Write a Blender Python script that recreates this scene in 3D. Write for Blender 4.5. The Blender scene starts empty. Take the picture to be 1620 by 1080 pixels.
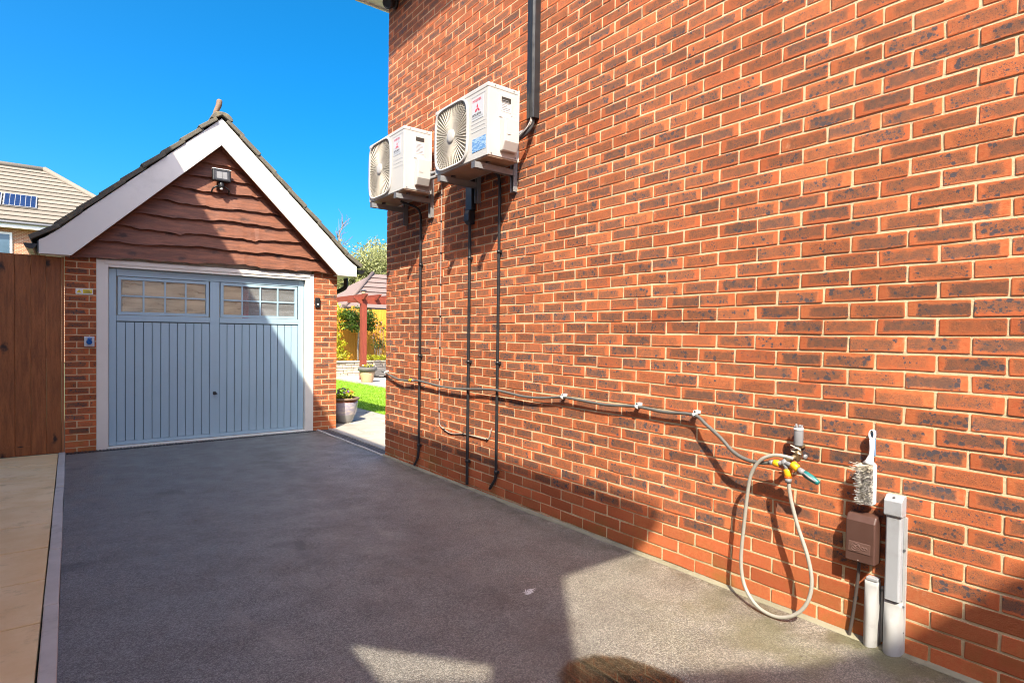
import bpy, math, random
from mathutils import Vector, Matrix
R = math.radians
scene = bpy.context.scene
COL = scene.collection

# ------------------------------------------------------------------ camera
YAW, PITCH, ROLL = 0.65379, -0.018837, 0.012966
CAM = Vector((-2.8075, -5.9873, 1.3705))
F = Vector((math.sin(YAW)*math.cos(PITCH), math.cos(YAW)*math.cos(PITCH), math.sin(PITCH)))
r0 = Vector((math.cos(YAW), -math.sin(YAW), 0)); u0 = r0.cross(F)
RT = r0*math.cos(ROLL) + u0*math.sin(ROLL)
UP = -r0*math.sin(ROLL) + u0*math.cos(ROLL)
cam_data = bpy.data.cameras.new('camera'); cam = bpy.data.objects.new('camera', cam_data); COL.objects.link(cam)
cam.matrix_world = Matrix(((RT.x, UP.x, -F.x, CAM.x), (RT.y, UP.y, -F.y, CAM.y), (RT.z, UP.z, -F.z, CAM.z), (0, 0, 0, 1)))
cam_data.sensor_fit = 'HORIZONTAL'; cam_data.sensor_width = 36
cam_data.lens = 911.9/1620*36; cam_data.shift_y = 6.8/1620
cam_data.clip_start = 0.05; cam_data.clip_end = 2000
scene.camera = cam

# ------------------------------------------------------------------ sky, sun, exposure
SUN_TRAVEL = Vector((.37, .46, -.63)).normalized()
world = bpy.data.worlds.new('World'); scene.world = world; world.use_nodes = True
wn = world.node_tree; wn.nodes.clear()
sky = wn.nodes.new('ShaderNodeTexSky'); sky.sky_type = 'NISHITA'; sky.sun_disc = False
sky.sun_elevation = math.asin(-SUN_TRAVEL.z)
sky.sun_rotation = math.atan2(-SUN_TRAVEL.x, -SUN_TRAVEL.y)
sky.air_density = 0.48; sky.dust_density = 4.0; sky.ozone_density = 5.0; sky.altitude = 50
hsv = wn.nodes.new('ShaderNodeHueSaturation'); hsv.inputs['Saturation'].default_value = 1.40; hsv.inputs['Hue'].default_value = 0.486
bg = wn.nodes.new('ShaderNodeBackground'); bg.inputs['Strength'].default_value = 0.15
wo = wn.nodes.new('ShaderNodeOutputWorld')
wn.links.new(sky.outputs[0], hsv.inputs['Color']); wn.links.new(hsv.outputs[0], bg.inputs['Color']); wn.links.new(bg.outputs[0], wo.inputs[0])
sun_data = bpy.data.lights.new('sun', 'SUN'); sun_data.energy = 3.2; sun_data.angle = R(0.5); sun_data.color = (1, .91, .74)
sun = bpy.data.objects.new('sun', sun_data); COL.objects.link(sun)
sun.rotation_euler = SUN_TRAVEL.to_track_quat('-Z', 'Y').to_euler(); sun.location = (-8, -10, 14)
scene.view_settings.view_transform = 'Standard'; scene.view_settings.look = 'None'
scene.view_settings.gamma = 1; scene.view_settings.use_curve_mapping = False
scene.view_settings.exposure = 1.65
scene.cycles.use_denoising = True; scene.cycles.pixel_filter_type = 'BLACKMAN_HARRIS'; scene.cycles.filter_width = 1.0
scene.cycles.max_bounces = 7; scene.cycles.diffuse_bounces = 4; scene.cycles.glossy_bounces = 3
scene.cycles.transparent_max_bounces = 8; scene.cycles.caustics_reflective = False; scene.cycles.caustics_refractive = False

# ------------------------------------------------------------------ helpers
WLOC = {}
def gz(y): return -.0072*y
def settags(o, label=None, cat=None, group=None, kind=None):
    if label: o['label'] = label
    if cat: o['category'] = cat
    if group: o['group'] = group
    if kind: o['kind'] = kind
    return o
def place(o, wloc, parent):
    wloc = Vector(wloc); WLOC[o.name] = wloc
    COL.objects.link(o)
    if parent is not None:
        o.parent = parent; o.location = wloc - WLOC[parent.name]
    else: o.location = wloc
def thing(name, label, cat, loc=(0, 0, 0), group=None):
    o = bpy.data.objects.new(name, None); o.empty_display_size = .1
    place(o, loc, None); return settags(o, label, cat, group)
def frame_of(d):
    d = d.normalized(); a = Vector((0, 0, 1)) if abs(d.z) < .9 else Vector((1, 0, 0))
    x = d.cross(a).normalized(); return x, d.cross(x).normalized()
class MB:
    def __init__(s): s.v = []; s.f = []; s.sm = set()
    def add(s, vs, fs, smooth=False):
        b = len(s.v); s.v += [Vector(q) for q in vs]
        for f in fs:
            if smooth: s.sm.add(len(s.f))
            s.f.append([b+i for i in f])
        return s
    def box(s, x0, x1, y0, y1, z0, z1):
        return s.add([(x0,y0,z0),(x1,y0,z0),(x1,y1,z0),(x0,y1,z0),(x0,y0,z1),(x1,y0,z1),(x1,y1,z1),(x0,y1,z1)],
                     [(0,3,2,1),(4,5,6,7),(0,1,5,4),(1,2,6,5),(2,3,7,6),(3,0,4,7)])
    def hexa(s, p): return s.add(p, [(0,3,2,1),(4,5,6,7),(0,1,5,4),(1,2,6,5),(2,3,7,6),(3,0,4,7)])
    def prism(s, pts, ext):           # polygon (3-D points) extruded by a vector
        n = len(pts); e = Vector(ext); P = [Vector(q) for q in pts]
        return s.add(P+[q+e for q in P], [list(range(n))[::-1], list(range(n, 2*n))]+[(i, (i+1)%n, n+(i+1)%n, n+i) for i in range(n)])
    def tube(s, path, r, n=8, cap=True):
        P = [Vector(q) for q in path]; m = len(P); rr = r if isinstance(r, (list, tuple)) else [r]*m
        vs = []; t0 = (P[1]-P[0]); x, y = frame_of(t0)
        for i in range(m):
            t = (P[min(i+1, m-1)]-P[max(i-1, 0)]).normalized()
            x = (x - t*x.dot(t)).normalized(); y = t.cross(x)
            for k in range(n):
                a = 2*math.pi*k/n; vs.append(P[i]+(x*math.cos(a)+y*math.sin(a))*rr[i])
        fs = [(i*n+k, i*n+(k+1)%n, (i+1)*n+(k+1)%n, (i+1)*n+k) for i in range(m-1) for k in range(n)]
        s.add(vs, fs, True)
        if cap:
            b = len(s.v)-m*n
            s.f.append([b+k for k in range(n)][::-1]); s.f.append([b+(m-1)*n+k for k in range(n)])
        return s
    def lathe(s, prof, c, axis=(0,0,1), n=20, cap=True):
        d = Vector(axis).normalized(); c = Vector(c)
        return s.tube_prof([c+d*h for _, h in prof], [max(r, .0002) for r, _ in prof], d, n, cap)
    def tube_prof(s, P, rr, d, n, cap):
        x, y = frame_of(d); m = len(P); vs = []
        for i in range(m):
            for k in range(n):
                a = 2*math.pi*k/n; vs.append(P[i]+(x*math.cos(a)+y*math.sin(a))*rr[i])
        fs = [(i*n+(k+1)%n, i*n+k, (i+1)*n+k, (i+1)*n+(k+1)%n) for i in range(m-1) for k in range(n)]
        s.add(vs, fs, True)
        if cap:
            b = len(s.v)-m*n
            s.f.append([b+k for k in range(n)]); s.f.append([b+(m-1)*n+k for k in range(n)][::-1])
        return s
    def build(s, name, mat, parent=None, bevel=0, seg=2, loc=None, angle=40):
        xs = [q.x for q in s.v]; ys = [q.y for q in s.v]; zs = [q.z for q in s.v]
        if loc is None: loc = ((min(xs)+max(xs))/2, (min(ys)+max(ys))/2, min(zs))
        L = Vector(loc); me = bpy.data.meshes.new(name)
        me.from_pydata([q-L for q in s.v], [], s.f)
        if s.sm:
            fl = [i in s.sm for i in range(len(s.f))]; me.polygons.foreach_set('use_smooth', fl)
        me.materials.append(mat); me.update()
        o = bpy.data.objects.new(name, me); place(o, L, parent)
        if bevel:
            b = o.modifiers.new('bevel', 'BEVEL'); b.width = bevel; b.segments = seg; b.limit_method = 'ANGLE'; b.angle_limit = R(angle)
            b.harden_normals = False
        return o
def B(*a): return MB().box(*a)
def T(path, r, n=8): return MB().tube(path, r, n)
def smooth_path(pts, k=6):
    P = [Vector(q) for q in pts]; out = []
    for i in range(len(P)-1):
        a = P[max(i-1, 0)]; b = P[i]; c = P[i+1]; d = P[min(i+2, len(P)-1)]
        for j in range(k):
            t = j/k; out.append(.5*((2*b)+(c-a)*t+(2*a-5*b+4*c-d)*t*t+(3*b-a-3*c+d)*t**3))
    return out+[P[-1]]
def text_mb(txt, size, o, right, up, depth=.0008, align='LEFT', sx=1.0, bold=0.0):
    cu = bpy.data.curves.new('t', 'FONT'); cu.body = txt; cu.size = size; cu.align_x = align; cu.offset = bold; cu.resolution_u = 3
    to = bpy.data.objects.new('t', cu); COL.objects.link(to)
    me = bpy.data.meshes.new_from_object(to.evaluated_get(bpy.context.evaluated_depsgraph_get()))
    o = Vector(o); right = Vector(right); up = Vector(up); n = right.cross(up)
    m = MB(); m.add([o+right*v.co.x*sx+up*v.co.y+n*depth for v in me.vertices], [list(p.vertices) for p in me.polygons])
    bpy.data.objects.remove(to); bpy.data.curves.remove(cu); bpy.data.meshes.remove(me)
    return m

# ------------------------------------------------------------------ material helpers
class NT:
    def __init__(s, name):
        s.m = bpy.data.materials.new(name); s.m.use_nodes = True; s.t = s.m.node_tree
        s.b = s.t.nodes['Principled BSDF']; s.pos = s.new('ShaderNodeNewGeometry').outputs['Position']
    def new(s, t): return s.t.nodes.new(t)
    def put(s, sock, v):
        if hasattr(v, 'is_output') or isinstance(v, bpy.types.NodeSocket): s.t.links.new(v, sock)
        elif isinstance(v, (tuple, list)): sock.default_value = (*v[:3], 1) if sock.type == 'RGBA' else v[:3]
        else: sock.default_value = v
    def math(s, op, a, b=0.0, clamp=False):
        n = s.new('ShaderNodeMath'); n.operation = op; n.use_clamp = clamp; s.put(n.inputs[0], a); s.put(n.inputs[1], b); return n.outputs[0]
    def mix(s, f, a, b, blend='MIX'):
        n = s.new('ShaderNodeMix'); n.data_type = 'RGBA'; n.blend_type = blend
        s.put(n.inputs['Factor'], f); s.put(n.inputs[6], a); s.put(n.inputs[7], b); return n.outputs[2]
    def noise(s, scale, detail=3, rough=.55, vec=None, out=0):
        n = s.new('ShaderNodeTexNoise'); n.inputs['Scale'].default_value = scale; n.inputs['Detail'].default_value = detail
        n.inputs['Roughness'].default_value = rough; s.put(n.inputs['Vector'], vec if vec is not None else s.pos); return n.outputs[out]
    def voro(s, scale, vec=None, out='Distance', feat='F1'):
        n = s.new('ShaderNodeTexVoronoi'); n.feature = feat; n.inputs['Scale'].default_value = scale
        s.put(n.inputs['Vector'], vec if vec is not None else s.pos); return n.outputs[out]
    def step(s, v, lo, hi, a=0.0, b=1.0):
        n = s.new('ShaderNodeMapRange'); n.interpolation_type = 'SMOOTHSTEP'
        s.put(n.inputs[0], v)
        for i, q in enumerate((lo, hi, a, b)): s.put(n.inputs[i+1], q)
        return n.outputs[0]
    def scale(s, vec, k):
        n = s.new('ShaderNodeVectorMath'); n.operation = 'MULTIPLY'; s.put(n.inputs[0], vec); n.inputs[1].default_value = k; return n.outputs[0]
    def vadd(s, a, b):
        n = s.new('ShaderNodeVectorMath'); n.operation = 'ADD'; s.put(n.inputs[0], a); s.put(n.inputs[1], b); return n.outputs[0]
    def xyz(s, v=None):
        n = s.new('ShaderNodeSeparateXYZ'); s.put(n.inputs[0], v if v is not None else s.pos); return n.outputs
    def bump(s, h, strength=.5, dist=.005):
        n = s.new('ShaderNodeBump'); n.inputs['Strength'].default_value = strength; n.inputs['Distance'].default_value = dist
        s.put(n.inputs['Height'], h); s.put(s.b.inputs['Normal'], n.outputs[0])
    def fin(s, color, rough=.6, metal=0.0, spec=.5):
        s.put(s.b.inputs['Base Color'], color); s.put(s.b.inputs['Roughness'], rough)
        s.b.inputs['Metallic'].default_value = metal; s.b.inputs['Specular IOR Level'].default_value = spec
        return s.m
def plain(name, c, rough=.5, var=.12, sc=9, bump=0.0, bsc=120, metal=0.0, spec=.5, dirt=0.0, rv=.08):
    n = NT(name); f = n.noise(sc, 4)
    col = n.mix(f, tuple(q*(1-var) for q in c), tuple(min(1, q*(1+var)) for q in c))
    if dirt:
        col = n.mix(n.step(n.noise(sc*.6, 6, .7), .5, .75, 0, dirt), col, (.12, .1, .08))
    if bump: n.bump(n.noise(bsc, 3), bump, .002)
    return n.fin(col, n.step(n.noise(sc*2, 3), .3, .7, max(.03, rough-rv), min(1, rough+rv)), metal, spec)

def brick_mat(name, plainbrick=False, small=1.0):
    n = NT(name)
    a = n.new('ShaderNodeAttribute'); a.attribute_name = 'rnd'
    sp = n.new('ShaderNodeSeparateColor'); n.put(sp.inputs[0], a.outputs['Color']); r, g, b = sp.outputs[:3]; hl = a.outputs['Alpha']
    uv = n.new('ShaderNodeUVMap'); uv.uv_map = 'UVMap'; U, V, _ = n.xyz(uv.outputs[0])
    U = n.math('ADD', U, n.math('MULTIPLY', n.math('SUBTRACT', b, .5), .05)); V = n.math('ADD', V, n.math('MULTIPLY', n.math('SUBTRACT', r, .5), .012))
    du = n.math('SUBTRACT', hl, n.math('ABSOLUTE', U)); dv = n.math('SUBTRACT', .0325, n.math('ABSOLUTE', V))
    d = n.math('MINIMUM', n.math('MULTIPLY', du, .62), dv)
    d = n.math('ADD', d, n.math('MULTIPLY', n.math('SUBTRACT', n.noise(17, 5, .7), .5), .034))
    rim = n.mix(r, (.50, .135, .053), (.58, .185, .070))
    rim = n.mix(n.step(n.noise(60, 3), .35, .7, 0, .5), rim, (.50, .10, .036))
    if plainbrick:
        col = n.mix(n.math('MULTIPLY', g, .25), rim, (.30, .10, .045))
    else:
        inner = n.mix(n.step(n.noise(38, 5, .7), .35, .65), (.45, .140, .054), (.25, .108, .056))
        inner = n.mix(n.math('MULTIPLY', g, n.step(n.noise(28, 4, .6), .3, .62, .35, .95)), inner, (.135, .084, .064))
        m = n.step(d, .004, .017)
        pres = n.step(n.math('ADD', g, n.math('MULTIPLY', n.noise(9, 2), .7)), .25, .6, .35, 1)
        col = n.mix(n.math('MULTIPLY', m, pres), rim, inner)
        halo = n.math('MULTIPLY', n.step(d, .003, .0065), n.step(d, .0065, .011, 1, 0))
        col = n.mix(n.math('MULTIPLY', halo, n.math('MULTIPLY', g, .18)), col, (.66, .24, .10))
        off = n.vadd(n.pos, n.scale(a.outputs['Color'], (7.3, 3.1, 5.7)))
        wob = n.vadd(off, n.scale(n.noise(110, 3, .65, None, 1), (.016, .016, .016)))
        dens = n.math('MULTIPLY', n.step(n.noise(10, 2, .5, off), .34, .58, .15, 1), n.step(g, 0, .5, .6, 1.0))
        for sc_, lo, big_, op in ((46, .36, .54, .97), (105, .38, .54, .92)):
            vd = n.new('ShaderNodeTexVoronoi'); vd.inputs['Scale'].default_value = sc_; n.put(vd.inputs['Vector'], wob)
            vs = n.new('ShaderNodeSeparateColor'); n.put(vs.inputs[0], vd.outputs['Color'])
            size = n.math('MULTIPLY', n.step(vs.outputs[0], lo, 1.0, 0, big_), dens)
            soft = n.step(n.math('SUBTRACT', size, vd.outputs['Distance']), -.07, .05)
            msk = n.math('MULTIPLY', n.math('MULTIPLY', soft, n.step(d, .003, .010)), n.math('MULTIPLY', n.step(size, .03, .14), op))
            col = n.mix(msk, col, n.mix(n.noise(300, 2), (.035, .037, .045), (.10, .105, .125)))
        fine = n.step(n.noise(300, 2, .5), .56, .64)
        col = n.mix(n.math('MULTIPLY', n.math('MULTIPLY', fine, m), .7), col, (.06, .05, .052))
    col = n.mix(n.step(n.noise(260, 3, .6), .25, .75, 0, .5), col, n.mix(.4, col, (.24, .07, .03)))
    tone = n.step(b, 0, 1, .80, 1.12); wide = n.step(n.noise(.9, 4, .6), .25, .75, .86, 1.10)
    tv = n.new('ShaderNodeVectorMath'); tv.operation = 'SCALE'; n.put(tv.inputs[0], col); n.put(tv.inputs['Scale'], n.math('MULTIPLY', tone, wide)); col = tv.outputs[0]
    smear = n.math('MULTIPLY', n.step(n.noise(5, 6, .75), .60, .74), n.step(d, .000, .016, .55, .10))
    col = n.mix(smear, col, (.58, .42, .27))
    # algae and splash staining low on the wall
    z = n.xyz()[2]
    alg = n.math('MULTIPLY', n.step(z, .05, .34, 1, 0), n.step(n.noise(3.2, 5, .65), .48, .68))
    col = n.mix(n.math('MULTIPLY', alg, .55), col, (.22, .15, .035))
    h = n.math('ADD', n.noise(210, 5, .7), n.math('MULTIPLY', n.noise(45, 3, .6), .8))
    n.bump(h, .75, .003)
    return n.fin(col, .88, 0, .25)
def mortar_mat(name, c=(.68, .56, .355)):
    n = NT(name); col = n.mix(n.noise(35, 5, .7), tuple(q*.74 for q in c), tuple(min(1, q*1.14) for q in c))
    col = n.mix(n.step(n.noise(300, 2), .55, .75, 0, .35), col, (.30, .21, .11))
    z = n.xyz()[2]
    col = n.mix(n.math('MULTIPLY', n.step(z, .03, .30, 1, 0), n.step(n.noise(2.6, 4), .45, .65, 0, .6)), col, (.20, .17, .06))
    n.bump(n.math('ADD', n.noise(160, 5, .75), n.noise(30, 2)), .9, .004); return n.fin(col, .95, 0, .15)
def asphalt_mat():
    n = NT('asphalt'); x, y, z = n.xyz()
    v = n.new('ShaderNodeTexVoronoi'); v.inputs['Scale'].default_value = 175; n.put(v.inputs['Vector'], n.pos)
    s = n.new('ShaderNodeSeparateColor'); n.put(s.inputs[0], v.outputs['Color'])
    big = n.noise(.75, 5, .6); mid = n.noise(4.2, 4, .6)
    # newer and blacker by the garage and left edge, that tone lightened to lift the shade, paler and dustier towards the house wall and street
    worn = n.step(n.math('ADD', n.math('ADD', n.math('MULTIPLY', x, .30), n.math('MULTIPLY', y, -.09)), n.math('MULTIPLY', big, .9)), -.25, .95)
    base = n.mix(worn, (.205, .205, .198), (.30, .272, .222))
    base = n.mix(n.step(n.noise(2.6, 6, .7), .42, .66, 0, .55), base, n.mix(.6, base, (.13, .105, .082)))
    gr = n.math('MULTIPLY', n.step(s.outputs[0], 0, 1, .68, 1.35), n.step(n.noise(62, 4, .8), .28, .72, .76, 1.24))
    g = n.new('ShaderNodeVectorMath'); g.operation = 'SCALE'; n.put(g.inputs[0], base); n.put(g.inputs['Scale'], gr)
    col = n.mix(n.step(v.outputs['Distance'], .35, .8, 0, .55), g.outputs[0], (.05, .048, .05))
    # moss by the wall
    moss = n.math('MULTIPLY', n.math('MULTIPLY', n.step(x, -1.0, -.25), n.step(n.math('ADD', y, n.math('MULTIPLY', mid, .8)), -4.9, -3.1, 1, 0)), n.step(n.noise(3.1, 5, .65), .40, .60, 0, .8))
    col = n.mix(moss, col, (.12, .115, .045))
    damp = n.step(n.noise(1.6, 3, .5, n.scale(n.pos, (1.0, .6, 1))), .62, .74)
    col = n.mix(n.math('MULTIPLY', damp, .4), col, (.06, .058, .06))
    trk = n.math('MULTIPLY', n.step(n.math('ABSOLUTE', n.math('ADD', n.math('ADD', x, .95), n.math('MULTIPLY', n.noise(.8, 2), .25))), .0, .34, 1, 0), n.step(n.noise(2.2, 5, .65, n.scale(n.pos, (1, .25, 1))), .38, .65))
    col = n.mix(n.math('MULTIPLY', trk, .38), col, (.065, .06, .058))
    pale = n.step(n.noise(2.0, 6, .7, n.scale(n.pos, (1.2, .5, 1))), .56, .72)
    col = n.mix(n.math('MULTIPLY', pale, .38), col, (.36, .33, .28))
    oil = n.step(n.noise(1.1, 4, .55, n.vadd(n.pos, (4.2, 1.7, 0))), .63, .70)
    col = n.mix(n.math('MULTIPLY', oil, .5), col, (.045, .043, .043))
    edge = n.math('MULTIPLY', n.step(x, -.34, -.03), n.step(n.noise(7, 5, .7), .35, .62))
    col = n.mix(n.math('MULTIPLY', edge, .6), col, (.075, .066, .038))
    hgt = n.math('ADD', n.math('MULTIPLY', v.outputs['Distance'], -1.0), n.math('MULTIPLY', n.noise(420, 2), .4))
    n.bump(hgt, .8, .004)
    return n.fin(col, n.step(mid, .3, .7, .34, .60), 0, .6)
def wood_mat(name, c1, c2, axis='Z', scale=1.0, rough=.6, knots=0.0, bump=.4, spec=.3):
    n = NT(name); k = {'X': (.9, 9, 9), 'Y': (9, .9, 9), 'Z': (9, 9, .9)}[axis]
    oi = n.new('ShaderNodeObjectInfo')
    rv = n.new('ShaderNodeCombineXYZ')
    for i in range(3): n.put(rv.inputs[i], n.math('MULTIPLY', oi.outputs['Random'], (13, 29, 17)[i]))
    p = n.vadd(n.pos, rv.outputs[0])
    g = n.noise(3.0*scale, 8, .62, n.scale(p, k)); g2 = n.noise(22*scale, 5, .6, n.scale(p, k))
    col = n.mix(n.step(g, .3, .7), c1, c2)
    col = n.mix(n.step(g2, .48, .72, 0, .55), col, tuple(q*.45 for q in c1))
    col = n.mix(n.math('MULTIPLY', oi.outputs['Random'], .35), col, tuple(q*.75 for q in c2))
    if knots:
        kx = {'X': (.5, 0, 1), 'Y': (1, .5, 0), 'Z': (1, 0, .5)}[axis]
        q = n.scale(n.vadd(p, n.scale(n.noise(9, 3, .6, p, 1), (.10, .0, .10))), kx)
        qx = n.xyz(q); cq = n.new('ShaderNodeCombineXYZ'); n.put(cq.inputs[0], qx[0]); n.put(cq.inputs[1], n.math('ADD', qx[2], qx[1]))
        v = n.new('ShaderNodeTexVoronoi'); v.voronoi_dimensions = '2D'; v.inputs['Scale'].default_value = 4.6; n.put(v.inputs['Vector'], cq.outputs[0])
        s = n.new('ShaderNodeSeparateColor'); n.put(s.inputs[0], v.outputs['Color'])
        kn = n.math('MULTIPLY', n.step(n.math('ADD', v.outputs['Distance'], n.math('MULTIPLY', n.noise(40, 3), .14)), .10, .26, 1, 0), n.step(s.outputs[0], .50, .54))
        col = n.mix(n.math('MULTIPLY', kn, knots), col, (.018, .012, .012))
    n.bump(n.math('ADD', g2, n.math('MULTIPLY', g, .6)), bump, .004)
    return n.fin(col, rough, 0, spec)
def leaf_mat(name, c1, c2, c3=None):
    n = NT(name); col = n.mix(n.step(n.noise(5, 4, .7), .3, .7), c1, c2)
    if c3: col = n.mix(n.step(n.noise(11, 3), .55, .7), col, c3)
    n.put(n.b.inputs['Subsurface Weight'], 0.0)
    n.fin(col, .45, 0, .4)
    tr = n.new('ShaderNodeBsdfTranslucent'); n.put(tr.inputs[0], col)
    mx = n.new('ShaderNodeMixShader'); mx.inputs[0].default_value = .35
    n.t.links.new(n.b.outputs[0], mx.inputs[1]); n.t.links.new(tr.outputs[0], mx.inputs[2])
    n.t.links.new(mx.outputs[0], n.t.nodes['Material Output'].inputs[0]); return n.m
def tile_mat(name, c1, c2, lichen=(.32, .27, .12), la=.5):
    n = NT(name); oi = n.new('ShaderNodeObjectInfo')
    col = n.mix(n.noise(14, 6, .7), c1, c2)
    col = n.mix(n.math('MULTIPLY', oi.outputs['Random'], .4), col, tuple(q*1.25 for q in c2))
    col = n.mix(n.step(n.noise(7, 6, .75), .52, .66, 0, la), col, lichen)
    n.bump(n.noise(70, 5, .7), .7, .006); return n.fin(col, .9, 0, .2)

M = {}
M['brick'] = brick_mat('facing_brick'); M['plinth'] = brick_mat('plinth_brick', True)
M['gbrick'] = M['brick']
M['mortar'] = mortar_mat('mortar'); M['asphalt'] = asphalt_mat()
M['ac'] = plain('ac_white', (.49, .475, .445), .38, .03, 5, 0, dirt=.0)
M['acgrey'] = plain('ac_label_grey', (.50, .51, .53), .35, .03)
M['grille'] = plain('grille_cream', (.52, .475, .40), .42, .05)
M['acdark'] = plain('fan_cavity', (.03, .025, .02), .6, .3, 14)
M['red'] = plain('logo_red', (.55, .02, .06), .4, .02); M['ink'] = plain('ink_dark', (.035, .035, .04), .5, .05)
M['sticker'] = NT('sticker_blue'); _n = M['sticker']
M['sticker'] = _n.fin(_n.mix(_n.step(_n.noise(90, 2, .5, _n.scale(_n.pos, (1, .4, 1.6))), .5, .56), (.10, .24, .48), (.32, .46, .66)), .35)
M['galv'] = plain('galvanised_steel', (.26, .265, .27), .5, .25, 22, metal=.25)
M['blacksteel'] = plain('dark_bracket_steel', (.10, .10, .11), .5, .15)
M['blackpvc'] = plain('black_plastic', (.018, .019, .021), .38, .15)
M['lagging'] = plain('grey_foam_lagging', (.20, .20, .21), .85, .2, 25, .3)
M['insul'] = plain('pipe_insulation', (.045, .045, .047), .8, .2, 25, .3)
M['whiteplastic'] = plain('white_plastic', (.78, .78, .76), .35, .04)
M['cable'] = plain('grey_white_cable', (.36, .30, .26), .5, .15, 30)
M['hose'] = plain('grey_hose', (.12, .118, .108), .42, .12, 12, .15)
M['hose2'] = plain('pale_hose', (.33, .315, .27), .42, .12, 12, .15)
M['yellow'] = plain('yellow_plastic', (.80, .38, .01), .4, .06); M['orange'] = plain('orange_plastic', (.72, .12, .01), .4, .06)
M['greyplastic'] = plain('grey_plastic', (.22, .22, .23), .5, .15, 30)
M['teal'] = plain('teal_grip', (.01, .16, .16), .4, .15, 20); M['brass'] = plain('worn_brass', (.22, .16, .09), .45, .4, 40, metal=.6)
M['ductgrey'] = plain('grey_duct', (.34, .355, .38), .42, .06, 7, 0, dirt=.35)
M['ductpale'] = plain('pale_duct', (.38, .38, .375), .45, .08, 9, 0, dirt=.45)
M['brown'] = plain('brown_box', (.085, .042, .032), .42, .12, 8); M['brownmark'] = plain('brown_emblem', (.13, .072, .058), .45, .08)
M['brushwhite'] = plain('brush_white', (.70, .70, .70), .4, .06); M['brushblue'] = plain('brush_blue_grip', (.12, .22, .36), .5, .1)
M['bristle'] = plain('bristles', (.42, .40, .38), .8, .45, 60); M['bristlepale'] = plain('bristles_pale', (.62, .56, .46), .7, .2, 60)
M['upvc'] = plain('white_upvc', (.84, .81, .74), .35, .03, 4)
M['barge'] = plain('weathered_white_board', (.84, .81, .74), .4, .05, 3, dirt=.16)
M['framewood'] = plain('white_painted_frame', (.80, .76, .69), .45, .05, 5, dirt=.10)
M['doorblue'] = plain('blue_grey_door_paint', (.36, .51, .61), .36, .04, 2, rv=.03, dirt=.07)
M['doordark'] = plain('door_reveal_paint', (.13, .21, .25), .4, .05, 3)
M['clad'] = wood_mat('stained_waney_boards', (.12, .046, .028), (.29, .105, .055), 'X', 1.3, .5, .7, .8, .4)
M['gatewood'] = wood_mat('stained_gate_boards', (.20, .066, .022), (.40, .14, .045), 'Z', 1.2, .5, .95, .6, .4)
M['gatepost'] = wood_mat('pale_post_wood', (.34, .13, .05), (.46, .20, .09), 'Z', 1.0, .6)
M['pergola'] = wood_mat('pergola_stain', (.20, .04, .025), (.30, .065, .035), 'Z', 1.0, .55)
M['fencewood'] = wood_mat('orange_fence_boards', (.66, .27, .025), (.78, .37, .045), 'Z', 1.0, .7)
M['tile'] = tile_mat('weathered_roof_tile', (.09, .085, .07), (.16, .145, .115), (.30, .25, .13), .55)
M['tilefar'] = tile_mat('buff_roof_tile', (.175, .15, .12), (.225, .195, .155), (.16, .14, .11), .4)
M['tilered'] = tile_mat('brown_red_tile', (.16, .115, .10), (.21, .155, .135), (.2, .15, .12), .3)
M['clay'] = plain('clay_ridge', (.24, .16, .11), .85, .35, 18, .5)
M['slab'] = None
def slab_mat(name, c1, c2):
    n = NT(name); oi = n.new('ShaderNodeObjectInfo'); col = n.mix(n.step(n.noise(3.2, 5, .6), .3, .7), c1, c2)
    col = n.mix(n.math('MULTIPLY', oi.outputs['Random'], .4), col, tuple(q*.82 for q in c1))
    col = n.mix(n.step(n.noise(5, 6, .72), .52, .72, 0, .5), col, tuple(q*.5 for q in c1))
    n.bump(n.math('ADD', n.noise(55, 5, .7), n.noise(9, 3)), .45, .006); return n.fin(col, .8, 0, .3)
M['slab'] = slab_mat('buff_slab', (.80, .54, .27), (.90, .67, .39)); M['patio'] = slab_mat('grey_patio_slab', (.38, .34, .29), (.50, .46, .40))
M['kerb'] = slab_mat('concrete_edging', (.50, .46, .41), (.62, .57, .52)); M['sett'] = slab_mat('dark_sett', (.085, .08, .078), (.13, .12, .115))
M['paving'] = slab_mat('bounce_paving', (.52, .48, .42), (.62, .58, .52))
M['stone'] = slab_mat('pale_walling_stone', (.42, .35, .26), (.60, .52, .41))
M['concrete'] = slab_mat('cement', (.22, .205, .14), (.32, .295, .21))
M['soil'] = plain('soil', (.06, .045, .03), .95, .4, 20, .5)
_n = NT('lawn_green'); M['lawn'] = _n.fin(_n.mix(_n.noise(2.2, 5), (.17, .34, .02), (.28, .44, .04)), .8, 0, .2)
M['blade'] = leaf_mat('grass_blade', (.22, .42, .02), (.34, .52, .05))
M['earth'] = plain('earth_grass', (.10, .12, .05), .95, .3, .5)
M['leafgreen'] = leaf_mat('laurel_leaf', (.045, .10, .012), (.11, .19, .025), (.20, .27, .06))
M['leafyellow'] = leaf_mat('golden_leaf', (.36, .40, .02), (.55, .52, .03))
M['leafspring'] = leaf_mat('spring_leaf', (.30, .32, .11), (.44, .45, .20), (.38, .31, .17))
M['bark'] = plain('bark', (.13, .10, .075), .9, .35, 14, .5); M['twig'] = plain('pale_twig', (.20, .165, .13), .9, .3, 4)
M['farbrick'] = plain('far_wall', (.46, .20, .10), .85, .2, 5)

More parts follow.
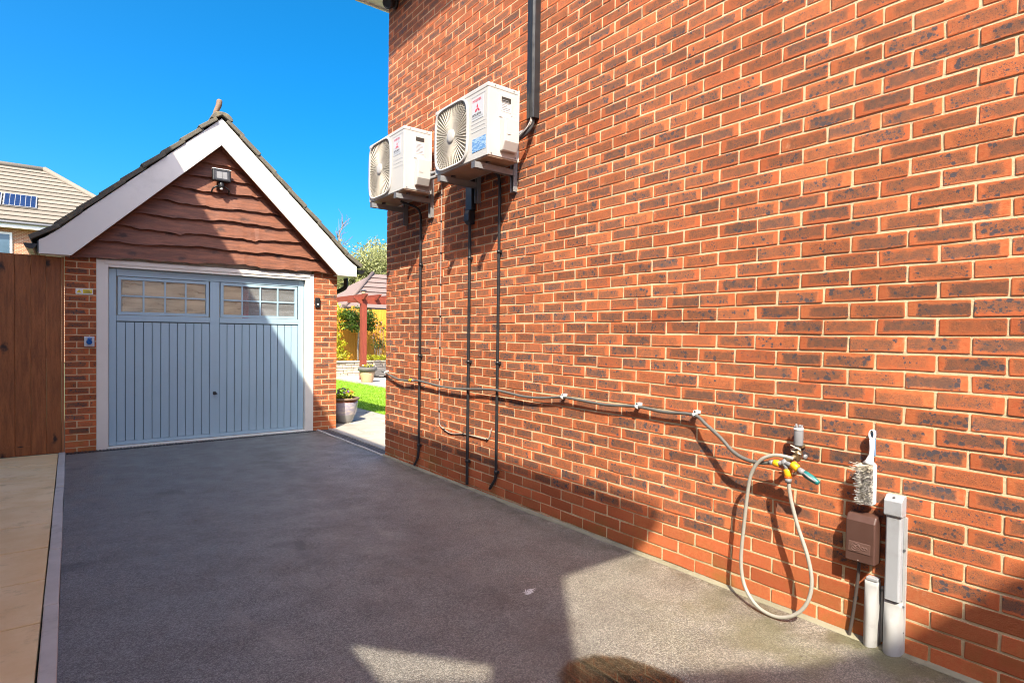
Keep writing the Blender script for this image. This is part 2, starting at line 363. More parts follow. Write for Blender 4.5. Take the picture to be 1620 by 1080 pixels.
# obscured glass: rough reflection over what stands behind it; banded tones seen in the glass are painted in
def glass_mat(name, tint, mixf=.42, body=(.3, .3, .3), dark=.85):
    n = NT(name); n.bump(n.voro(95, None, 'Distance', 'SMOOTH_F1'), .5, .004)
    n.fin(n.mix(n.step(n.noise(4.5, 5, .6, n.scale(n.pos, (.5, 1, 3.2))), .35, .65), tuple(q*dark for q in body), body), .14, 0, .9)
    tr = n.new('ShaderNodeBsdfTransparent'); n.put(tr.inputs[0], tint)
    mx = n.new('ShaderNodeMixShader'); mx.inputs[0].default_value = mixf
    n.t.links.new(tr.outputs[0], mx.inputs[1]); n.t.links.new(n.b.outputs[0], mx.inputs[2])
    n.t.links.new(mx.outputs[0], n.t.nodes['Material Output'].inputs[0]); return n.m
M['pane'] = glass_mat('obscured_glass', (.97, .95, .92), .42, (.95, .80, .56), .58)
M['panegrey'] = glass_mat('obscured_glass_grey', (.97, .96, .95), .45, (.40, .41, .41), .6)
M['farglass'] = plain('far_window_glass', (.07, .12, .16), .05, .1, 3, spec=.8)
M['lens'] = plain('lamp_lens', (.05, .05, .055), .3, .3, 30, spec=.4)

# ================================================================== GROUND
rng = random.Random(7)
settags(MB().add([(-400, -400, -.14), (400, -400, -.14), (400, 400, -.14), (-400, 400, -.14)], [(0, 1, 2, 3)]).build('ground', M['earth'], loc=(0, 0, -.14)), kind='structure')
def sheet(name, x0, x1, y0, y1, nx, ny, mat, dz=0.0, amp=0.0, und=None, kind='structure'):
    m = MB(); rr = random.Random(3); vs = []
    for j in range(ny+1):
        for i in range(nx+1):
            x = x0+(x1-x0)*i/nx; y = y0+(y1-y0)*j/ny
            vs.append((x, y, gz(y)+dz+(und(x, y) if und else 0)))
    m.add(vs, [(j*(nx+1)+i, j*(nx+1)+i+1, (j+1)*(nx+1)+i+1, (j+1)*(nx+1)+i) for j in range(ny) for i in range(nx)], True)
    return settags(m.build(name, mat, loc=(0, 0, 0)), kind=kind)
wave = lambda x, y: .0016*math.sin(1.7*x+.9*y)+.0013*math.sin(3.1*y-1.3*x)
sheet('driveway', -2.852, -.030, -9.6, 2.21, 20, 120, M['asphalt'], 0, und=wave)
sheet('bounce_pavement', -40, 40, -60, -9.5, 4, 4, M['paving'], .004)  # unseen pale sheet behind the camera, laid to bounce light into the shade
# fine gritty upstand of cement where the drive meets the wall
hb = MB()
ys = [-14+i*.12 for i in range(118)]
prof = [(-.050, -.03), (-.030, .003), (-.014, .008), (.01, .013)]
vs = []
for y in ys:
    j = rng.uniform(-.006, .006)
    vs += [(a+(j if k < 3 else 0), y, gz(y)+b+rng.uniform(-.002, .002)) for k, (a, b) in enumerate(prof)]
hb.add(vs, [(i*4+k, i*4+k+1, i*4+k+5, i*4+k+4) for i in range(len(ys)-1) for k in range(3)], True)
settags(hb.build('cement_fillet', M['concrete']), kind='structure')

# puddle on the drive, a thin film of water over darkened asphalt
pn = NT('puddle_water'); M['puddle'] = pn.m
_gl = pn.new('ShaderNodeBsdfGlossy'); _gl.inputs['Roughness'].default_value = .02; _tr = pn.new('ShaderNodeBsdfTransparent'); _tr.inputs[0].default_value = (.74, .63, .50, 1)
_fr = pn.new('ShaderNodeFresnel'); _fr.inputs[0].default_value = 1.33; _mx = pn.new('ShaderNodeMixShader')
_px, _py, _pz = pn.xyz(); _ex = pn.math('DIVIDE', pn.math('ADD', _px, 1.16), .255); _ey = pn.math('DIVIDE', pn.math('ADD', _py, 4.62), .36)
_rd = pn.math('ADD', pn.math('SQRT', pn.math('ADD', pn.math('MULTIPLY', _ex, _ex), pn.math('MULTIPLY', _ey, _ey))), pn.math('MULTIPLY', pn.math('SUBTRACT', pn.noise(14, 5, .7), .5), .22))
_wet = pn.step(_rd, .84, 1.0, 1, 0); pn.put(_tr.inputs[0], pn.mix(_wet, (1, 1, 1), (.60, .54, .46)))
pn.put(_mx.inputs[0], pn.math('MULTIPLY', _wet, pn.math('ADD', pn.math('MULTIPLY', _fr.outputs[0], 1.3), .05, True))); pn.t.links.new(_tr.outputs[0], _mx.inputs[1]); pn.t.links.new(_gl.outputs[0], _mx.inputs[2]); pn.t.links.new(_mx.outputs[0], pn.t.nodes['Material Output'].inputs[0])
pc = (-1.16, -4.62); pts = []
for k in range(72):
    a = 2*math.pi*k/72
    rx = .30*(1+.07*math.sin(3*a+.6)+.05*math.sin(7*a)+.03*math.sin(13*a+1)+.02*math.sin(23*a)); ry = .43*(1+.05*math.sin(2*a)+.04*math.sin(5*a+2)+.025*math.sin(17*a))
    pts.append((pc[0]+rx*math.cos(a)-.10*math.sin(a), pc[1]+ry*math.sin(a)+.05*math.cos(a), gz(pc[1])+.0045))
settags(MB().add(pts, [list(range(72))]).build('puddle', M['puddle']), kind='structure')
sp = MB(); rs = random.Random(12)
for k in range(16):
    a = rs.uniform(0, 6.28); l = rs.uniform(.012, .05); w = rs.uniform(.003, .007); c = (-.905+rs.uniform(-.02, .02), -3.68+rs.uniform(-.02, .02))
    d = (math.cos(a), math.sin(a)); z = gz(-3.68)+.0055+k*.00012
    sp.add([(c[0]-d[1]*w, c[1]+d[0]*w, z), (c[0]+d[0]*l, c[1]+d[1]*l, z), (c[0]+d[1]*w, c[1]-d[0]*w, z), (c[0]-d[0]*l*.4, c[1]-d[1]*l*.4, z)], [(3, 2, 1, 0)])
settags(sp.build('bird_dropping', M['whiteplastic']), 'small white splash on the shaded asphalt', 'splash')
lt = MB()
for k in range(150):   # grit and leaf scraps in the angle of wall and drive, and a few strewn over it
    if k < 70: x, y = -.05-abs(rs.gauss(0, .035)), rs.uniform(-5.6, -4.1)
    else: x, y = rs.uniform(-2.8, -.1), rs.uniform(-5, 1.8)
    s_ = rs.uniform(.003, .006) if k < 70 else rs.uniform(.004, .010); z = gz(y)+.004; a = rs.uniform(0, 3)
    c, s2 = math.cos(a)*s_, math.sin(a)*s_
    lt.add([(x+c, y+s2, z), (x-s2*.6, y+c*.6, z+s_*.5), (x-c, y-s2, z), (x+s2*.6, y-c*.6, z+.001)], [(0, 1, 2, 3)])
settags(lt.build('leaf_litter', M['twig']), 'dry crumbs of leaf and grit lying on the drive', 'litter', kind='stuff')

# path of buff slabs with its concrete edging
path = settags(sheet('path', -4.14, -2.915, -12, 2.16, 2, 20, M['soil'], -.03), kind='structure')
for i in range(24):
    y1 = 2.10-.59*i
    for (x0, x1) in ((-3.508, -2.918), (-4.10, -3.514)):
        y0 = y1-.578+rng.uniform(-.002, .002); z = rng.uniform(-.002, .003)
        MB().hexa([(x0, y0, gz(y0)-.03), (x1, y0, gz(y0)-.03), (x1, y1, gz(y1)-.03), (x0, y1, gz(y1)-.03), (x0, y0, gz(y0)+.012+z), (x1, y0, gz(y0)+.012-z), (x1, y1, gz(y1)+.012+z), (x0, y1, gz(y1)+.012)]).build('paving_slab', M['slab'], path, .004, 2)
kerb = settags(sheet('kerb', -2.914, -2.854, -12, 2.16, 1, 20, M['soil'], -.04), kind='structure')
for i in range(16):
    y1 = 2.14-.915*i; y0 = y1-.907; z = .016+rng.uniform(-.003, .003); e = rng.uniform(-.003, .003)
    MB().hexa([(-2.912+e, y0, gz(y0)-.06), (-2.853+e, y0, gz(y0)-.06), (-2.853, y1, gz(y1)-.06), (-2.912, y1, gz(y1)-.06), (-2.912+e, y0, gz(y0)+z), (-2.853+e, y0, gz(y0)+z), (-2.853, y1, gz(y1)+z), (-2.912, y1, gz(y1)+z)]).build('edging', M['kerb'], kerb, .006, 2)

# setts between drive and patio
setts = settags(sheet('sett_strip', -.044, .17, .0, 2.15, 1, 6, M['soil'], -.03), kind='structure')
for i in range(11):
    y0 = .004+i*.195; y1 = y0+.186; h = rng.uniform(-.002, .002)
    B(-.012, .112, y0, y1, -.06, gz(y0)+.002+h).build('sett', M['sett'], setts, .006, 2)
for i in range(3):
    y0 = i*.715; y1 = y0+.708
    B(-.043, -.018, y0, y1, -.07, gz(y0)+.012).build('edging', M['kerb'], setts, .004, 2)
    B(.118, .166, y0, y1, -.07, gz(y0)+.010).build('edging', M['patio'], setts, .004, 2)
patio = settags(sheet('patio', .168, 1.45, .0, 12, 2, 10, M['soil'], -.025), kind='structure')
yy = 0.02; row = 0
while yy < 9:
    d_ = (.58, .44, .29)[row % 3]; xx = .17; k = 0
    while xx < 1.44:
        w_ = (.86, .42, .58, .30)[(k+row) % 4]; x1 = min(xx+w_, 1.445)
        B(xx, x1-.008, yy, yy+d_-.008, -.06, gz(yy)+.004+rng.uniform(-.001, .002)).build('paving_slab', M['patio'], patio, .004, 2)
        xx = x1; k += 1
    yy += d_; row += 1
terrace = settags(sheet('terrace', 3.66, 9, 4, 12.1, 2, 6, M['soil'], -.025), kind='structure')
for i in range(9):
    for j in range(12):
        x0 = 3.665+i*.6; y0 = 5.0+j*.59
        if x0 > 7.2: continue
        B(x0, x0+.592, y0, y0+.582, -.08, -.02+rng.uniform(0, .003)).build('paving_slab', M['patio'], terrace)
lawn = sheet('lawn', 1.452, 3.655, .0, 12.0, 6, 20, M['lawn'], .005)
gm = MB(); gr = random.Random(5); gv = []; gf = []
for k in range(26000):
    x = gr.uniform(1.46, 3.65); y = gr.uniform(2.2, 11.9); h = gr.uniform(.018, .042); a = gr.uniform(0, 6.28); w = gr.uniform(.004, .009)
    b = len(gv); z = gz(y)+.004
    gv += [(x-w*math.cos(a), y-w*math.sin(a), z), (x+w*math.cos(a), y+w*math.sin(a), z), (x+gr.uniform(-.02, .02), y+gr.uniform(-.02, .02), z+h)]; gf.append((b, b+1, b+2))
gm.add(gv, gf); settags(gm.build('grass', M['blade']), 'bright green mown grass beyond the paving', 'grass', kind='stuff')
sheet('garden_bed', 3.5, 9, 12.2, 14.0, 2, 2, M['soil'], .46)

# ================================================================== BRICKWORK
def brick_data(rg, hl, hh=.0325):
    """outline of a slightly irregular brick: list of (u, v, d) rings"""
    hl = hl-.0002; c = .0030; j = lambda s: rg.uniform(-s, s)
    o = [(-hl+c, -hh+j(.0018)), (rg.uniform(-.3, .3)*hl, -hh+j(.0026)), (hl-c, -hh+j(.0018)), (hl+j(.0016), -hh+c), (hl+j(.0016), hh-c),
         (hl-c, hh+j(.0018)), (rg.uniform(-.3, .3)*hl, hh+j(.0026)), (-hl+c, hh+j(.0018)), (-hl+j(.0016), hh-c), (-hl+j(.0016), -hh+c)]
    off = rg.uniform(-.0012, .0015); tu = rg.uniform(-.008, .008); tv = rg.uniform(-.03, .03); ins = rg.uniform(.002, .0038)
    d = lambda u, v: off+tu*u+tv*v
    ring = lambda k, dd: [(u*(1-k/hl), v*(1-k/hh), d(u, v)+dd) for u, v in o]
    return ring(0, -.03)+ring(0, -.0010)+ring(ins, 0)
BF = [(i, (i+1) % 10, 10+(i+1) % 10, 10+i) for i in range(10)]+[(10+i, 10+(i+1) % 10, 20+(i+1) % 10, 20+i) for i in range(10)]+[tuple(range(20, 30))]
class BrickSet:
    def __init__(s): s.v = []; s.f = []; s.uv = []; s.rn = []
    def add(s, rg, hl, P, dark):
        b = len(s.v); q = brick_data(rg, hl); s.v += [P(*t) for t in q]; s.uv += [(t[0], t[1]) for t in q]
        c = (rg.random(), dark, rg.random(), hl); s.rn += [c]*30
        s.f += [tuple(b+i for i in f) for f in BF]
    def build(s, name, mat, parent, loc):
        L = Vector(loc); me = bpy.data.meshes.new(name); me.from_pydata([Vector(q)-L for q in s.v], [], s.f)
        ul = me.uv_layers.new(name='UVMap'); li = [l.vertex_index for l in me.loops]
        ul.data.foreach_set('uv', [c for i in li for c in s.uv[i]])
        at = me.attributes.new('rnd', 'FLOAT_COLOR', 'POINT'); at.data.foreach_set('color', [c for q in s.rn for c in q])
        me.materials.append(mat); me.update(); o = bpy.data.objects.new(name, me); place(o, L, parent); return o
def in_view(p, mx=1.06):
    d = Vector(p)-CAM; w = d.dot(F)
    if w < .3: return None
    x = 911.9*d.dot(RT)/w; y = 911.9*d.dot(UP)/w
    return w if abs(x) < 810*mx and abs(y) < 545*mx else None

house = thing('brick_house', 'tall red brick house wall with dark speckled bricks and buff mortar', 'house', (3, -5, 0))
wall = B(.0034, .30, -12, -.004, -.15, 5.06).build('wall', M['mortar'], house)
br = random.Random(21); cand = []
for n in range(-48, 20):
    zc = (19.5-n-.5)*.075
    if n % 2 == 0: joints = [0]+[.225*k for k in range(1, 34)]
    else: joints = [0, .1125]+[.1125+.225*k for k in range(1, 34)]
    for a, b in zip(joints[:-1], joints[1:]):
        s0 = a+(.005 if a else 0); s1 = b-.005
        yc = -(s0+s1)/2
        if yc < -7.2: continue
        w = in_view((0, yc, zc)); cand.append((w if w else 99, n, yc, (s1-s0)/2, zc))
cand.sort()
rest = BrickSet(); restp = BrickSet()
for i, (w, n, yc, hl, zc) in enumerate(cand):
    jy = br.uniform(-.0012, .0012); jz = br.uniform(-.001, .001)
    P = lambda u, v, d, yc=yc+jy, zc=zc+jz: (-d, yc-u, zc+v)
    dk = br.random(); dark = dk*.75 if dk < .55 else .41+.59*(dk-.55)/.45
    pl = n >= 16 or (n == 15 and yc < -4.2)
    mat = M['plinth'] if pl else M['brick']
    if i < 300:
        s = BrickSet(); s.add(br, hl, P, dark); s.build('brick', mat, wall, (0, yc, zc))
    else: (restp if pl else rest).add(br, hl, P, dark)
settags(rest.build('far_bricks', M['brick'], wall, (0, -2, 0)), kind='stuff')
settags(restp.build('plinth_bricks', M['plinth'], wall, (0, -2, 0)), kind='stuff')
B(.30, 7, -12, -.002, -.15, 5.05).build('building_core', M['farbrick'], house)
sof = B(-.30, 7.2, -12.2, .20, 5.065, 5.09).build('soffit', M['upvc'], house)
B(-.322, -.302, -12.2, .21, 5.045, 5.22).build('fascia', M['upvc'], house)
B(-.30, 7.2, .202, .222, 5.045, 5.22).build('fascia', M['upvc'], house)
gp = [(-.325-.055+.055*math.cos(a), 5.20+.055*math.sin(a)-.02) for a in [math.pi+math.pi*k/8 for k in range(9)]]
g_ = MB().prism([(x, -12.2, z) for x, z in gp]+[(x, -12.2, z) for x, z in [(-.33, 5.185), (-.375, 5.185)]], (0, 12.4, 0)); g_.build('gutter', M['blackpvc'], house)
MB().add([(-.36, -12.3, 5.20), (7.3, -12.3, 5.20), (7.3, .26, 5.20), (-.36, .26, 5.20), (3.4, -9, 7.8), (3.4, -3.4, 7.8)],
         [(0, 3, 2, 1), (0, 4, 5, 3), (1, 2, 5, 4), (0, 1, 4), (2, 3, 5)]).build('roof', M['tilered'], house)

# ================================================================== NEIGHBOURING HOUSES ON THE LEFT (outside the frame; they cast the shade)
bt = NT('neighbour_brick'); bx = bt.new('ShaderNodeTexBrick'); bx.inputs['Scale'].default_value = 4.4
bt.put(bx.inputs['Vector'], bt.vadd(bt.pos, (0, 0, 0))); bx.inputs['Color1'].default_value = (.42, .13, .06, 1); bx.inputs['Color2'].default_value = (.34, .11, .06, 1); bx.inputs['Mortar'].default_value = (.55, .43, .28, 1)
M['nbrick'] = bt.fin(bx.outputs[0], .9, 0, .2)
M['render'] = plain('bounce_render', (.74, .68, .57), .9, .06, 3, .3)  # pale finish chosen so the unseen wall bounces light into the shade
nh = thing('neighbour_house', 'unseen pale house across the buff path with an added bay that shapes a light patch', 'house', (-7, -2, 0))
B(-9.5, -4.14, -6.05, 1.5, -.1, 6.03).build('wall', M['render'], nh)
B(-4.30, -4.14, -8.02, -6.052, -.1, 3.92).build('sun_gap_parapet', M['render'], nh)  # added parapet, lower edge of the opening that shapes the lit patch
B(-9.5, -4.302, -8.02, -6.052, -.1, 3.0).build('lower_wall', M['render'], nh)
MB().prism([(-4.26, -7.60, 4.0), (-4.26, -7.60, 4.80), (-4.26, -6.20, 3.84), (-4.26, -6.052, 3.84), (-4.26, -6.052, 6.03), (-4.26, -8.02, 6.03), (-4.26, -8.02, 3.922), (-4.26, -7.6, 3.922)], (.11, 0, 0)).build('sun_gap_panel', M['upvc'], nh)  # added panel; its sloped opening lets a patch of sun onto the drive
MB().add([(-3.4, -8.02, 6.155), (-3.4, 1.5, 6.155), (-10.2, 1.5, 6.155), (-10.2, -8.02, 6.155), (-3.4, -8.02, 6.02), (-3.4, 1.5, 6.02), (-10.2, 1.5, 6.02), (-10.2, -8.02, 6.02), (-6.8, -5.2, 8.2), (-6.8, -1.3, 8.2)],
         [(4, 5, 6, 7), (0, 1, 5, 4), (1, 2, 6, 5), (2, 3, 7, 6), (3, 0, 4, 7), (0, 8, 9, 1), (2, 9, 8, 3), (1, 9, 2), (3, 8, 0)]).build('roof', M['tilered'], nh)
n2 = thing('neighbour_house', 'second brick house nearer the street, beyond a narrow gap', 'house', (-7, -13, 0))
B(-9.5, -4.2, -18, -9.78, -.1, 6.2).build('wall', M['nbrick'], n2)
MB().prism([(-3.1, -9.74, 6.26), (-4.3, -9.74, 6.69), (-6.8, -9.74, 8.1), (-10, -9.74, 6.5), (-10, -9.74, 6.2), (-3.1, -9.74, 6.12)], (0, -8.5, 0)).build('roof', M['tilered'], n2)

# ================================================================== GARAGE
YG = 2.155; GC = -1.31
gar = thing('garage', 'small brick garage with blue door and white bargeboards at the end of the drive', 'garage', (GC, 5, -.02))
gl = B(-2.858, -2.572, YG+.0034, YG+.22, -.2, 2.26).build('wall', M['mortar'], gar)
g2 = B(-.092, .242, YG+.0034, YG+.22, -.2, 2.26).build('wall', M['mortar'], gar)
B(-2.572, -.092, YG+.10, YG+.22, 2.18, 2.26).build('lintel', M['upvc'], gar)
gb = random.Random(33)
def gbrick(x0, x1, n, par):
    zc = 2.134-(n+.5)*.075; hl = (x1-x0)/2; xc = (x0+x1)/2
    s = BrickSet(); P = lambda u, v, d: (xc+u, YG-d, zc+v)
    s.add(gb, hl, P, (.15+.85*gb.random()) if hl > .09 else .15*gb.random())
    s.build('brick', M['plinth'] if n >= 26 else M['brick'], par, (xc, YG, zc))
for n in range(-2, 29):
    if n % 2 == 0:
        gbrick(-2.858, -2.7555, n, gl); gbrick(-2.7455, -2.574, n, gl)
        gbrick(-.090, .1275, n, g2); gbrick(.1375, .242, n, g2)
    else:
        gbrick(-2.858, -2.643, n, gl); gbrick(-2.633, -2.574, n, gl)
        gbrick(-.090, .020, n, g2); gbrick(.030, .242, n, g2)
B(-2.855, -2.65, YG+.22, YG+5.6, -.2, 2.3).build('side_wall', M['nbrick'], gar)
B(.04, .238, YG+.22, YG+5.6, -.2, 2.3).build('side_wall', M['nbrick'], gar)
B(-2.65, .04, YG+.9, YG+5.6, -.2, 2.3).build('inner_wall', M['farbrick'], gar)
MB().prism([(GC-1.5, YG+.03, 2.262), (GC+1.5, YG+.03, 2.262), (GC, YG+.03, 3.74)], (0, .1, 0)).build('gable_backing', M['farbrick'], gar)
# cladding of waney-edged boards
low = [2.21, 2.40, 2.575, 2.755, 2.94, 3.12, 3.285, 3.455]; cr = random.Random(4)
for i, zb in enumerate(low):
    zt = (low[i+1]+.045) if i < 7 else 3.78
    hw = min(1.50, (3.76-zb)/1.0+.0); N = max(8, int(hw*40)); ph = [cr.uniform(0, 6.28) for _ in range(6)]
    vs = []; skew = cr.uniform(-.012, .012)
    for k in range(N+1):
        x = GC-hw+2*hw*k/N; q = x-GC
        wv = .012*math.sin(2.3*q+ph[0])+.009*math.sin(6.1*q+ph[1])+.005*math.sin(15*q+ph[2])+.004*math.sin(31*q+ph[3])+cr.uniform(-.004, .004)+skew*q
        if cr.random() < .035: wv += cr.choice((-.016, .012))
        sl = 3.765-1.0*abs(q); b = min(zb+wv, sl-.002); t = max(min(zt, sl), b+.001)
        tk = .026
        yb = YG-.062; yt = YG-.062+.046*(t-b)/max(zt-zb, .05)
        vs += [(x, yb, b), (x, yt, t), (x, yt+.010, t), (x, yb+tk, b+.002)]
    m = MB(); m.add(vs, [(k*4+a, k*4+(a+1) % 4, k*4+4+(a+1) % 4, k*4+4+a)[::-1] for k in range(N) for a in range(4)]); m.build('cladding_board', M['clad'], gar)
# bargeboards, soffits, roof
outer = [(0, 4.01), (.6, 3.425), (1.05, 2.988), (1.34, 2.708), (1.48, 2.565), (1.57, 2.473), (1.65, 2.402), (1.71, 2.352), (1.765, 2.318)]
inner = [(0, 3.68), (1.49, 2.175), (1.765, 2.172)]
for sgn in (-1, 1):
    pts = [(GC+sgn*x, YG-.20, z) for x, z in outer]+[(GC+sgn*x, YG-.20, z) for x, z in inner[::-1]]
    if sgn > 0: pts = pts[::-1]
    MB().prism(pts, (0, .02, 0)).build('bargeboard', M['barge'], gar, .003, 1)
    x0, z0 = inner[0]; x1, z1 = inner[1]
    q = [(GC+sgn*x0, YG-.178, z0+.02), (GC+sgn*x1, YG-.178, z1+.02), (GC+sgn*x1, YG+.03, z1+.02), (GC+sgn*x0, YG+.03, z0+.02)]
    MB().prism(q if sgn < 0 else q[::-1], (0, 0, .025)).build('verge_soffit', M['clad'], gar)
    B(*sorted((GC+sgn*1.50, GC+sgn*1.762)), YG-.178, YG+5.6, 2.178, 2.19).build('eaves_soffit', M['upvc'], gar)
    B(*sorted((GC+sgn*1.766, GC+sgn*1.78)), YG-.17, YG+5.6, 2.19, 2.31).build('eaves_fascia', M['blackpvc'], gar)
ro = settags(MB().prism([(GC-1.74, YG-.17, 2.335), (GC-1.3, YG-.17, 2.752), (GC, YG-.17, 4.0), (GC+1.3, YG-.17, 2.752), (GC+1.74, YG-.17, 2.335), (GC+1.3, YG-.17, 2.70), (GC, YG-.17, 3.95), (GC-1.3, YG-.17, 2.70)], (0, 5.8, 0)).build('roof', M['tile'], gar))
def slope_pt(s):   # distance along the outer line from the eave up
    L = outer[::-1]
    L = [(L[0][0]+.05, L[0][1]-.028)]+L
    for (xa, za), (xb, zb) in zip(L[:-1], L[1:]):
        d = math.hypot(xb-xa, zb-za)
        if s <= d: t = s/d; return Vector((xa+(xb-xa)*t, za+(zb-za)*t)), Vector((zb-za, xa-xb)).normalized()
        s -= d
    return Vector((xb, zb)), Vector((zb-za, xa-xb)).normalized()
tr_ = random.Random(8)
tot = 2.47
for sgn in (-1, 1):
    for k in range(9):
        s0 = k*.276; s1 = min(s0+.300, tot-.02)
        a, na = slope_pt(s0); b, nb = slope_pt(s1)
        th = .046+tr_.uniform(-.003, .005); lift = .056+tr_.uniform(-.004, .007)
        P = [a+na*(lift-th+.008), b+nb*.006, b+nb*(.006+th), a+na*(lift+.012)]
        yb = YG-.225+tr_.uniform(-.012, .008)
        pp = [(GC+sgn*q.x, yb, q.y) for q in P]
        if sgn > 0: pp = pp[::-1]
        MB().prism(pp, (0, .36, 0)).build('tile', M['tile'], ro, .006, 2)
        for r in range(1, 13):   # the courses behind the verge
            pp2 = [(x, yb+.012+r*.33, z+tr_.uniform(-.003, .003)) for x, y, z in pp]
            if r < 4: MB().prism(pp2, (0, .36, 0)).build('tile', M['tile'], ro, .006, 1)
rp = [(GC+.125*math.cos(a), 3.99+.095*math.sin(a)) for a in [math.pi*k/10 for k in range(11)]]
for r in range(6):
    y0 = YG-.235+r*.45
    pr = [(x, y0, z) for x, z in rp]+[(GC-.09, y0, 3.985), (GC, y0, 4.045), (GC+.09, y0, 3.985)]
    MB().prism(pr, (0, .445, 0)).build('ridge_tile', M['tile'], ro, .006, 1)
# broken upright clay end piece on the ridge
MB().tube(smooth_path([(GC-.075, YG-.12, 4.03), (GC-.055, YG-.14, 4.10), (GC-.030, YG-.16, 4.17), (GC-.022, YG-.165, 4.22), (GC-.018, YG-.165, 4.25)], 4), [.020, .024, .027, .029, .030, .030, .031, .032, .033, .034, .034, .034, .034, .033, .031, .024, .008], 12).build('ridge_finial', M['clay'], ro)
# gutters and downpipe
for sgn in (-1, 1):
    cx = GC+sgn*1.835; prof = [(cx+.055*math.cos(a), 2.275+.058*math.sin(a)) for a in [math.pi+math.pi*k/10 for k in range(11)]]
    prof += [(cx+.049*math.cos(a), 2.275+.050*math.sin(a)) for a in [2*math.pi-math.pi*k/10 for k in range(11)]]
    gt = MB().prism([(x, YG-.19, z) for x, z in prof], (0, 5.75, 0)).build('gutter', M['blackpvc'], gar)
    MB().prism([(x, YG-.192, z) for x, z in prof[:11]], (0, .006, 0)).build('gutter_end', M['blackpvc'], gar)
dp = [(GC+1.80, YG+.30, 2.24), (GC+1.80, YG+.30, 2.11), (GC+1.79, YG+.31, 2.05), (GC+1.74, YG+.34, 2.01), (GC+1.64, YG+.42, 1.95), (GC+1.61, YG+.45, 1.91), (GC+1.60, YG+.45, 1.85), (GC+1.60, YG+.45, 0)]
T(smooth_path(dp, 4), .033, 12).build('downpipe', M['blackpvc'], gar)

# door frame
for nm, b in (('door_jamb', (-2.572, -2.458, YG-.012, YG+.09, -.03, 2.178)), ('door_jamb', (-.208, -.092, YG-.012, YG+.09, -.05, 2.178)), ('door_head', (-2.458, -.208, YG-.012, YG+.09, 2.094, 2.178))):
    B(*b).build(nm, M['framewood'], gar, .004, 2)
B(-2.50, -.15, YG-.022, YG-.0125, 2.128, 2.172).build('head_moulding', M['framewood'], gar, .003, 2)
B(-2.458, -.208, YG-.03, YG+.06, -.03, .006).build('sill', M['framewood'], gar, .003, 1)
# door
yd = YG+.05
door = B(-2.445, -.222, yd+.034, yd+.044, .012, 1.53).build('door', M['doordark'], gar)
B(-2.452, -2.38, yd, yd+.045, .01, 2.088).build('stile', M['doorblue'], door, .004, 2)
B(-.288, -.215, yd, yd+.045, .01, 2.088).build('stile', M['doorblue'], door, .004, 2)
B(-1.393, -1.283, yd, yd+.045, .01, 2.0).build('centre_stile', M['doorblue'], door, .004, 2)
B(-2.379, -.289, yd, yd+.045, 2.002, 2.088).build('top_rail', M['doorblue'], door, .004, 2)
B(-2.379, -.289, yd+.005, yd+.04, .01, .052).build('bottom_rail', M['doorblue'], door, .004, 2)
for (xa, xb) in ((-2.379, -1.394), (-1.282, -.289)):
    B(xa, xb, yd, yd+.045, 1.474, 1.545).build('middle_rail', M['doorblue'], door, .004, 2)
    nP = 11; w = (xb-xa)/nP
    for k in range(nP):
        B(xa+k*w+.0035, xa+(k+1)*w-.0035, yd+.010, yd+.030, .054, 1.462).build('panel', M['doorblue'], door, .003, 2)
    x0, x1, z0, z1 = xa+.012, xb-.012, 1.55, 1.996
    wf = MB()
    for bb in ((x0, x0+.035, z0, z1), (x1-.035, x1, z0, z1), (x0+.035, x1-.035, z0, z0+.035), (x0+.035, x1-.035, z1-.035, z1)): wf.box(bb[0], bb[1], yd+.006, yd+.04, bb[2], bb[3])
    win = wf.build('window', M['doorblue'], door)
    pw = (x1-x0-.07)/4; zm = (z0+z1)/2
    # glazing bars and panes
    for k in range(1, 4): B(x0+.035+k*pw-.009, x0+.035+k*pw+.009, yd+.008, yd+.034, z0+.035, z1-.035).build('glazing_bar', M['doorblue'], door)
    B(x0+.035, x1-.035, yd+.0105, yd+.032, zm-.009, zm+.009).build('glazing_bar', M['doorblue'], door)
    for k in range(4):
        for (za, zb) in ((z0+.035, zm), (zm, z1-.035)):
            B(x0+.036+k*pw+.004, x0+.034+(k+1)*pw-.004, yd+.022, yd+.026, za+.004, zb-.004).build('pane', M['panegrey'] if (xa > -1.3 and k > 0) else M['pane'], door)
# handle
hd = MB().lathe([(.022, 0), (.022, .006), (.016, .010), (.013, .03)], (-1.338, yd-.0005, .575), (0, -1, 0), 16); hd.build('handle_plate', M['blackpvc'], door)
MB().tube([(-1.362, yd-.035, .568), (-1.338, yd-.042, .575), (-1.314, yd-.035, .568)], [.008, .014, .008], 10).build('handle', M['blackpvc'], door)
# what stands inside behind the obscured glass
B(-2.6, -.99, YG+.16, YG+.18, 1.2, 2.15).build('plywood_board', plain('plywood', (.92, .70, .42), .7, .2, 3), gar)
B(-.90, -.12, YG+.30, YG+.32, 1.2, 2.15).build('grey_board', plain('inner_grey', (.42, .43, .44), .7, .3, 12), gar)
sb_ = thing('shelf_bracket', 'white bracket seen through the right garage window', 'bracket', (-1.12, YG+.13, 1.6))
B(-1.27, -1.0, YG+.12, YG+.14, 1.715, 1.735).build('bar', M['upvc'], sb_)
MB().prism([(-1.15, YG+.12, 1.715), (-1.13, YG+.12, 1.715), (-1.02, YG+.12, 1.60), (-1.04, YG+.12, 1.60)], (0, .015, 0)).build('brace', M['upvc'], sb_)
it = thing('red_post', 'blurred red upright seen through the right garage window', 'post', (-.95, YG+.26, 0))
T([(-.95, YG+.15, 0), (-.95, YG+.15, 1.98)], .04, 12).build('upright', plain('red_paint', (.80, .05, .05), .4, .1), it)

